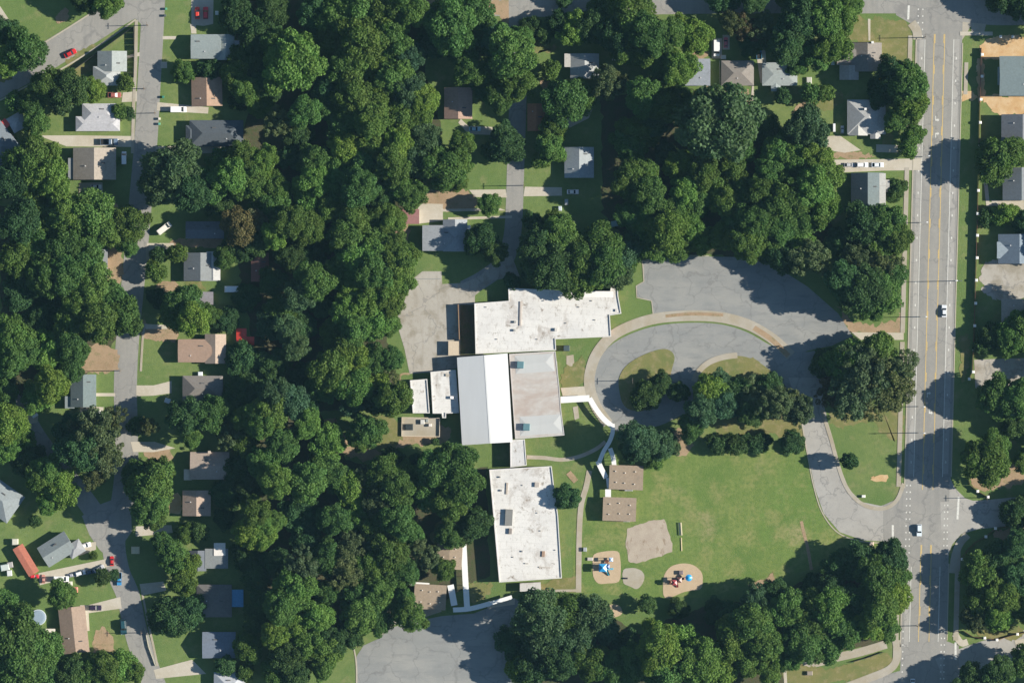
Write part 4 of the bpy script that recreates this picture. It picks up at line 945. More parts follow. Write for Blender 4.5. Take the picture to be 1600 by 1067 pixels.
# small yard things
def bin_(px, py, c, label): free_box('wheelie_bin', label, 'wheelie bin', px, py, 0.8, 0.9, 1.15, c, 0, 'wheelie bins at the kerb', mat='plastic')
bin_(259.5,14.5,(0.12,0.35,0.22),'green wheelie bin at the kerb near the top, upper one'); bin_(258,25,(0.10,0.12,0.12),'dark wheelie bin at the kerb, just below the green one')
bin_(249,186,(0.75,0.72,0.6),'cream wheelie bin at the kerb opposite the pale hipped house'); bin_(249,194,(0.14,0.42,0.32),'green wheelie bin just below the cream bin'); 
bin_(255,152,(0.05,0.24,0.17),'dark green wheelie bin at the mouth of the white van driveway')
for (px,py,w,d,h,c,rot,l) in [
    (370,68,2.2,2.0,1.6,(0.85,0.88,0.95),0,'small bright white shed east of the half shaded green-grey house'),
    (339,21,1.2,1.5,1.2,(0.7,0.75,0.7),0,'pale box on the grass right of the two red cars'),
    (62,951,0,0,0,0,0,''),
    (24,893-70,0,0,0,0,0,''),
    (24,846,2.4,2.4,2.0,(0.62,0.6,0.5),0,'cream box beside the top of the red-roofed trailer home'),
    (8,886,3.4,2.4,2.0,(0.55,0.6,0.58),10,'pale green-grey crate at the western edge of the crowded yard'),
    (16,882,2.2,2.2,1.8,(0.4,0.38,0.37),10,'grey crate just right of the pale green-grey crate'),
    (15,895,1.9,2.2,1.6,(0.68,0.70,0.70),5,'white crate below the grey crate in the crowded yard'),
    (117,921,2.4,2.2,1.6,(0.75,0.28,0.22),0,'coral red shed on the lawn below the crowded drive'),
    (110,911,1.6,1.6,1.4,(0.72,0.70,0.6),0,'cream box above the coral red shed'),
    (212,859,3.2,2.8,1.8,(0.62,0.56,0.38),0,'cream roofed box in tree shade east of the junction'),
    (362,452,5.4,2.4,2.2,(0.78,0.82,0.86),0,'bright white trailer box in the trees'),
    (262,626,2.2,1.8,1.6,(0.6,0.66,0.72),-20,'pale blue box below the curved white driveway'),
    (313,584,1.8,1.6,1.3,(0.7,0.75,0.8),0,'white box at the top edge of the dark brown-grey hipped house'),
    (358,498,1.6,1.6,1.4,(0.7,0.76,0.82),0,'white box in shade above the red sheet canopy'),
    (982,763,3.2,1.8,1.3,(0.62,0.6,0.63),0,'pale cooling unit below the upper field portable classroom'),
    (979,811.5,2.6,1.6,1.3,(0.7,0.7,0.72),0,'pale cooling unit at the foot of the lower field portable classroom'),
    (914,858,1.4,1.6,1.2,(0.36,0.39,0.40),0,'small grey cabinet beside the long footpath'),
    (922,873,2.2,1.2,0.6,(0.5,0.47,0.43),0,'low grey bench block left of the western playground sand'),
    (1220,95,2.0,1.8,1.4,(0.5,0.72,0.8),0,'pale blue box on the top edge of the green-grey hipped house'),
    (1130,90,2.0,1.6,1.4,(0.7,0.68,0.6),0,'cream box above the brown-grey hipped house'),
    (1264,128,2.0,3.4,1.0,(0.5,0.5,0.46),0,'grey garden bed frame east of the green-grey hipped house'),
    (1303,200,0.9,3.2,1.6,(0.75,0.76,0.78),0,'tall narrow white box in shade west of the chimney house'),
    (1301,96,1.3,3.0,1.8,(0.6,0.66,0.66),0,'narrow pale shed west of the corner lawn house'),
    (960,350,2.6,2.2,1.7,(0.35,0.5,0.55),10,'pale teal box in the shaded wood edge'),
    (959,93,1.2,0.9,1.2,(0.85,0.82,0.75),0,'tiny white box east of the north centre grey house'),
    (886,297,0,0,0,0,0,''),
    (875,326,1.3,1.8,1.4,(0.55,0.62,0.68),0,'pale box in deep shade east of the school lane'),
    (885,316,1.3,2.2,1.4,(0.40,0.44,0.46),0,'grey box in deep shade below the whitish car'),
    (733,363,1.3,2.6,2.2,(0.74,0.74,0.72),0,''),
    (113,308,1.6,1.2,1.1,(0.15,0.35,0.5),0,'blue box among trees below the whitish cars'),
    (88,311,1.4,1.4,1.1,(0.05,0.42,0.36),0,'turquoise box among trees, left of the blue box'),
    (405,677/1.65,0,0,0,0,0,''),
    (1361,858+1-10,0,0,0,0,0,''),
    (1361.5,849,1.6,1.6,1.4,(0.62,0.50,0.42),0,'small pinkish utility box on the verge by the school exit'),
    (1349,775,1.4,1.0,1.1,(0.78,0.78,0.74),0,'small white utility box at the bend of the exit drive'),
    (1265,1051,2.2,1.6,1.2,(0.30,0.26,0.22),0,'brown crate on the dry grass by the bottom path'),
    (1214,1050,2.2,1.4,1.0,(0.42,0.43,0.40),0,'grey crate by the bottom path end'),
    (885,544,2.4,2.2,1.8,(0.06,0.09,0.10),0,'dark cabinet on the lawn below the northern school wing'),
    (688,186,1.6,1.3,1.0,(0.4,0.5,0.55),0,''),
    (685,216,0.9,0.9,0.9,(0.7,0.78,0.78),0,'tiny white box on the grass below the salmon roofed house'),
    ]:
    if w and l: free_box('garden_box', l, 'box', px, py, w, d, h, c, rot)
# porch for L house
h_ = [o for o in bpy.data.objects if o.get('label','').startswith('grey L-shaped')][0]
link('porch', MB().box(8.6,10.0,1.0,4.0,0,2.5).mesh('porch'), M['paint'], h_, (0.76,0.76,0.74))
# above-ground pool under a cover
pl = empty('covered_pool', P(60,964)); tag(pl, 'round pool under a blue-grey cover west of the long brown house', 'pool')
MB().cyl((0,0,0),(0,0,1.1),3.1,3.1,20).build('rim', M['paint'], pl, (0.62,0.68,0.72)); MB().cyl((0,0,1.1),(0,0,1.25),2.9,2.2,20).build('cover', M['plastic'], pl, (0.26,0.34,0.42))

# ------------------------------------------------------------------ playground
def play_tower(root, x, y, z, s, color, roofc):
    for sx in (-1,1):
        for sy in (-1,1): MB().cyl((x+sx*s,y+sy*s,0),(x+sx*s,y+sy*s,z+1.9),0.08,0.08,6).build('post', M['plastic'], root, color)
    MB().box(x-s,x+s,y-s,y+s,z-0.08,z).build('deck', M['plastic'], root, (0.20,0.08,0.05))
    if roofc: MB().frust((x-s*1.3,x+s*1.3,y-s*1.3,y+s*1.3),(x-0.15,x+0.15,y-0.15,y+0.15),z+1.9,z+1.9+s*0.8).build('tower_roof', M['plastic'], root, roofc)
def slide(root, a, b, za, c):
    a = Vector((a[0],a[1],za)); b = Vector((b[0],b[1],0.2)); d = (b-a); n = Vector((-d.y,d.x,0)).normalized()*0.35
    up = Vector((0,0,0.25)); v = [a-n,a+n,b+n,b-n,a-n+up,a+n+up,b+n+up,b-n+up]
    MB().add(v,[(0,1,2,3),(0,3,7,4),(1,5,6,2),(3,2,1,0)]).build('slide', M['plastic'], root, c)
pg = empty('play_structure', P(944,885)); tag(pg, 'blue-roofed climbing frame with slides on the square sand bed', 'play structure')
play_tower(pg, -0.6,-0.3,1.4,1.2,(0.05,0.12,0.3),(0.03,0.30,0.62)); play_tower(pg, 1.2,0.2,1.2,0.7,(0.10,0.04,0.03),(0.01,0.07,0.25)); play_tower(pg,1.0,2.0,1.0,0.6,(0.25,0.06,0.04),None)
play_tower(pg, 2.6,2.9,1.3,0.6,(0.05,0.1,0.3),(0.40,0.55,0.75)); slide(pg,(1.0,-1.0),(3.6,-0.8),1.2,(0.08,0.42,0.60)); slide(pg,(1.0,-1.2),(2.0,-3.4),1.2,(0.05,0.38,0.52))
for i in range(4): MB().cyl((0.2+i*0.4,0.8+i*0.5,1.0),(1.0+i*0.4,0.4+i*0.5,1.0),0.08,0.08,6).build('rung', M['plastic'], pg, (0.3,0.05,0.03))
pg2 = empty('play_structure', P(1060,906)); tag(pg2, 'red and brown climbing frame with a blue mushroom shade on the oval sand bed', 'play structure')
play_tower(pg2,-1.6,-0.8,1.2,0.8,(0.30,0.03,0.04),(0.38,0.07,0.08)); play_tower(pg2,0.2,0.2,1.2,0.8,(0.35,0.04,0.05),(0.14,0.06,0.05)); play_tower(pg2,-3.0,-0.6,1.0,0.6,(0.3,0.05,0.04),(0.22,0.10,0.06))
MB().cyl((4.0,1.0,0),(4.0,1.0,2.3),0.1,0.1,8).build('post', M['plastic'], pg2, (0.1,0.1,0.3)); MB().cyl((4.0,1.0,2.2),(4.0,1.0,2.7),1.35,0.3,14).build('canopy', M['plastic'], pg2, (0.03,0.33,0.70))
slide(pg2,(-0.6,-1.0),(-0.3,-2.8),1.2,(0.45,0.05,0.07)); slide(pg2,(1.0,0.4),(3.0,0.8),1.2,(0.30,0.06,0.05))
free_box('play_house','small grey-brown playhouse on the oval sand bed','playhouse',1064,894,1.6,1.5,1.3,(0.20,0.16,0.17))
free_box('swing_seat','black spring rider on the pale grey pad between the sand beds','spring rider',978,903,1.3,0.6,0.8,(0.03,0.03,0.04))
sheet('sand_bed', spline([(928,866),(945,861),(965,861),(969,872),(970,890),(967,908),(950,911),(935,911),(927,900),(926,880)], True, 3), 0.09, M['sand'])
sheet('sand_bed', spline([(1036,915),(1038,898),(1048,885),(1065,880),(1082,882),(1095,892),(1098,905),(1094,920),(1070,924),(1045,934),(1037,930)], True, 4), 0.09, M['sand'])
sheet('gravel_pad', jitter(spline([(974,890),(988,887),(1002,891),(1007,902),(1002,914),(994,920),(984,916),(974,910)], True, 3), 0.4, 4, 2), 0.07, M['walk'])
sheet('mulch_pit', jitter([(980,825),(1000,818),(1018,812),(1038,811),(1044,830),(1051,850),(1050,862),(1025,870),(995,880),(982,877),(978,850)], 0.8, 4, 5), 0.07, M['mulch'])
sheet('sand_bed', spline([(945,950),(955,944),(968,946),(972,958),(960,964),(950,960)], True, 3), 0.06, M['sand'])
bn = empty('bleacher', P(1063,826), R(4)); tag(bn, 'cream wooden bleacher standing on the playing field', 'bleacher')
for i in range(3):
    MB().box(-0.65+i*0.44,-0.23+i*0.44,-2.5,2.5,0.35+i*0.28,0.41+i*0.28).build('seat_plank', M['paint'], bn, (0.66,0.58,0.38))
for y in (-2.2,0,2.2): MB().box(-0.55,0.65,y-0.06,y+0.06,0,0.33).build('support', M['wood'], bn)
bm_ = MB().box(-0.2,0.2,-2.6,2.6,0.1,0.3).build('balance_beam', M['paint'], None, (0.6,0.52,0.3)); bm_.location = P(1065,850); bm_.rotation_euler.z = R(2); tag(bm_, 'thin pale balance beam below the bleacher on the field', 'balance beam')

# ------------------------------------------------------------------ fences
def fence(label, line, h, panel_c, post_c, cap_c, posts=None, step=14, t=0.12, name='fence', cat='fence', ps=0.18):
    root = empty(name, P(*line[0])); tag(root, label, cat); o0 = P(*line[0])
    for i in range(len(line)-1):
        a, b = P(*line[i])-o0, P(*line[i+1])-o0; d = b-a; L = d.length; n = max(1, int(round(L/(step*MPP))))
        ang = math.atan2(d.y, d.x)
        for k in range(n):
            m0 = a + d*(k/n); m1 = a + d*((k+1)/n); l = (m1-m0).length
            p = MB().box(0.12,l-0.12,-t/2,t/2,0.1,h).build('panel', M['paint'], root, panel_c); p.location = m0; p.rotation_euler.z = ang
            if posts is None:
                q = MB().box(-0.07,0.07,-0.07,0.07,0,h+0.1).build('post', M['paint'], root, post_c); q.location = m0
    for (x, y) in posts or []:
        q = MB().box(-0.38,0.38,-0.38,0.38,0,h+0.15).build('brick_pier', M['brick'], root, post_c); q.location = P(x,y)-o0
        c = MB().frust((-0.55,0.55,-0.55,0.55),(-0.35,0.35,-0.35,0.35),0,0.25).build('cap', M['paint'], q, cap_c); c.location = (0,0,h+0.16)
    return root
BP=(0.16,0.075,0.05)
fence('brown panel fence with white capped brick piers along the east side of the main road',[(1533,75),(1532,120),(1530,192),(1528,298),(1525,403),(1522,509),(1519,581),(1514,592)],1.9,BP,(0.34,0.2,0.15),(0.80,0.79,0.76),
      [(1563,58),(1582,58),(1534,86),(1534,120),(1532,156),(1531,192),(1530,228),(1529,263),(1528,298),(1527,334),(1526.5,368),(1526,403),(1525,438),(1524,474),(1522.5,509),(1521,545),(1520,581),(1514,592)], 36)
fence('short curved brown fence with white capped piers north of the eastern side street',[(1512,745),(1516,758),(1527,767),(1543,776)],1.7,BP,(0.34,0.2,0.15),(0.80,0.79,0.76),[(1527,767),(1543,776)],18)
fence('curved brown fence with white capped piers south of the eastern side street',[(1575,822),(1555,826),(1540,838),(1525,846),(1512,858),(1503,873)],1.7,BP,(0.34,0.2,0.15),(0.80,0.79,0.76),[(1555,825),(1540,838),(1503,873)],12)
fence('brown fence with white capped piers above the southeastern street',[(1505,985),(1520,994),(1538,997),(1557,999),(1589,990),(1620,984)],1.5,BP,(0.34,0.2,0.15),(0.80,0.79,0.76),[(1538,996),(1557,999),(1589,990)],18)
fence('black board fence enclosing the pointed corner plot at the street fork',[(118,108),(140,92),(165,74),(190,56),(209,42),(210,80),(209,122)],2.1,(0.025,0.025,0.03),(0.025,0.025,0.03),None,None,9,0.1)
fence('dark brown fence running down beside the small pale shed',[(12,190),(22,215),(32,235),(44,250)],1.7,(0.09,0.05,0.04),(0.09,0.05,0.04),None,None,9)
fence('low dark rail fence along the bottom asphalt path',[(1330,1034),(1355,1027),(1380,1018)],1.0,(0.06,0.06,0.06),(0.06,0.06,0.06),None,None,9)
fence('thin white fence between the two northern grey houses',[(1124.5,96),(1125,141)],1.5,(0.66,0.65,0.6),(0.66,0.65,0.6),None,None,11)
fence('white board fence south of the pale driveway edge at bottom left',[(226,980),(232,1010),(243,1040)],0.9,(0.5,0.48,0.36),(0.5,0.48,0.36),None,None,9)

# ------------------------------------------------------------------ poles
def pole(px, py, h, label, arm=0, lamp=False, transf=False):
    root = empty('street_lamp' if lamp else 'utility_pole', P(px,py)); tag(root, label, 'street lamp' if lamp else 'utility pole', 'poles along the streets')
    MB().cyl((0,0,0),(0,0,h),0.17,0.11,8).build('pole', M['steel' if lamp else 'pole'], root)
    if arm:
        MB().cyl((0,0,h-0.5),(arm,0,h-0.2),0.06,0.05,6).build('arm', M['steel'], root)
        MB().frust((arm-0.5 if arm>0 else arm-0.3,arm+0.3 if arm>0 else arm+0.5,-0.2,0.2),(arm-0.35,arm+0.2,-0.12,0.12),h-0.35,h-0.15).build('lamp_head', M['paint'], root, (0.8,0.8,0.8))
    else:
        MB().box(-0.06,0.06,-1.2,1.2,h-0.6,h-0.48).build('crossarm', M['pole'], root)
        for y in (-1,-0.4,0.4,1): MB().cyl((0,y,h-0.48),(0,y,h-0.25),0.05,0.04,6).build('insulator', M['paint'], root, (0.6,0.6,0.6))
for a in [(1444,59,10,'utility pole beside the northern crossing of the main road'),(1441,245,9,'lamp post at the mouth of the long driveway with three cars',2.2,True),
    (1437,348,9,'lamp post on the west kerb beside the dark round tree group',2.4,True),(1500,439,12,'lamp post on the east kerb opposite the wood, arm over the road',-2.2,True),
    (1437,495,10,'lamp post on the west kerb above the concrete crossing walk',2,True),(1434,635,10,'lamp post on the west kerb below the large olive trees',2,True),
    (1434,676,10.5,'lamp post on the west kerb between the two great shadows',2,True),(1432,977,10,'lamp post on the west kerb above the bottom crossing',0,False),
    (231,40,9,'utility pole at the fork of the diagonal street'),(48,124,8,'utility pole on the lower kerb of the diagonal street'),(226,139,8,'utility pole on the west street, above the short driveway'),
    (243,177,9,'utility pole beside the cream wheelie bin'),(189,579,9,'utility pole at the kerb above the teal-grey house'),(222,988,8,'utility pole on the east kerb of the west street, near the bottom'),
    (988,594.5,8,'slender lamp post on the nearer leaf-shaped grass island',0,False),(818,290,9,'utility pole beside the driveway of the whitish car'),(1540,777,9,'utility pole by the eastern side street fence')]:
    pole(*a)

# ------------------------------------------------------------------ trees
def crown_mesh(seed, n_lobes, leaves, lobe_r, squash, rough, conic=0.0, leafsz=0.105, gaps=0.0):
    r = np.random.RandomState(seed); V = []; T = []
    phase = r.uniform(0, 6.28, 6)
    for i in range(n_lobes):
        u = (i + 0.5)/n_lobes; z = 1 - 1.35*u; z = max(-0.42, z); az = i*2.399963 + r.uniform(-0.5, 0.5)
        rad = math.sqrt(max(0, 1 - z*z)); d = np.array([rad*math.cos(az), rad*math.sin(az), z])
        out = 1 + rough*(0.5*math.sin(3*az+phase[0]) + 0.35*math.sin(5*az+phase[1]+2*z) + 0.3*math.sin(2*az+phase[2]))
        k = out*(r.uniform(0.64, 0.88))
        if r.rand() < gaps: k *= 0.55
        c = d*k; c[2] = d[2]*squash*k*(1 + conic*(1-rad))
        lr = lobe_r*r.uniform(0.65, 1.35); tint = r.uniform(0.86, 1.16); warm = r.uniform(0.94, 1.06)
        m = int(leaves*(lr/lobe_r)**2)
        q = r.normal(size=(m, 3)); q /= np.linalg.norm(q, axis=1)[:, None]
        q[:, 2] = np.abs(q[:, 2])*np.sign(r.rand(m) - 0.18)
        pos = c + q*lr*r.uniform(0.70, 1.22, (m, 1))*np.array([1, 1, 0.8])
        nn = q + r.normal(scale=0.85, size=(m, 3)); nn /= np.linalg.norm(nn, axis=1)[:, None]
        t = np.cross(nn, r.normal(size=(m, 3))); t /= np.linalg.norm(t, axis=1)[:, None]; b = np.cross(nn, t)
        s = leafsz*r.uniform(0.6, 1.25, (m, 1))
        quad = np.stack([pos - t*s - b*s*0.55, pos + t*s*0.5 - b*s*0.9, pos + t*s*1.05 + b*s*0.4, pos - t*s*0.35 + b*s*0.95], axis=1)
        V.append(quad.reshape(-1, 3))
        tt = (tint*r.uniform(0.85, 1.15, (m, 1, 1)))*np.array([warm, 1.0, 1/warm])[None, None, :]
        T.append(np.repeat(tt, 4, axis=1).reshape(-1, 3))
    V = np.concatenate(V); T = np.concatenate(T); nq = len(V)//4
    me = bpy.data.meshes.new('crown')
    me.vertices.add(len(V)); me.vertices.foreach_set('co', V.astype(np.float32).ravel())
    me.loops.add(nq*4); me.loops.foreach_set('vertex_index', np.arange(nq*4, dtype=np.int32))
    me.polygons.add(nq); me.polygons.foreach_set('loop_start', np.arange(0, nq*4, 4, dtype=np.int32))
    me.update(calc_edges=True)
    at = me.color_attributes.new('tint', 'FLOAT_COLOR', 'POINT')
    at.data.foreach_set('color', np.concatenate([T, np.ones((len(T), 1))], axis=1).astype(np.float32).ravel())
    me.materials.append(M['leaf']); return me

def trunk_mesh(seed):
    r = random.Random(seed); m = MB(); m.cyl((0,0,0),(0.02,0,0.45),0.034,0.026,7); m.cyl((0.02,0,0.44),(0,0.01,0.8),0.026,0.012,7)
    for i in range(6):
        a = i*1.05 + r.uniform(-.3,.3); z = r.uniform(0.38,0.62); e = r.uniform(0.16,0.26)
        m.cyl((0.01,0,z),(math.cos(a)*e, math.sin(a)*e, z+r.uniform(0.10,0.22)),0.014,0.005,5)
    me = m.mesh('trunk'); me.materials.append(M['bark']); return me
TR = [trunk_mesh(s) for s in range(4)]
CR = {
 'b': [crown_mesh(10+s, 58, 260, 0.225, 0.85, 0.22, 0, 0.041, 0.12) for s in range(7)],
 'o': [crown_mesh(40+s, 64, 110, 0.145, 0.75, 0.34, 0, 0.036, 0.25) for s in range(4)],
 's': [crown_mesh(60+s, 24, 110, 0.33, 0.85, 0.16, 0, 0.08, 0.05) for s in range(3)],
 'c': [crown_mesh(80+s, 40, 60, 0.22, 0.8, 0.10, 0.2, 0.09, 0.05) for s in range(1)],
}
TONE = {'m': (0.100,0.182,0.044), 'b': (0.138,0.235,0.048), 'd': (0.064,0.128,0.042), 'g': (0.080,0.150,0.068), 'o': (0.105,0.142,0.060), 'p': (0.115,0.098,0.052), 't': (0.165,0.165,0.075)}
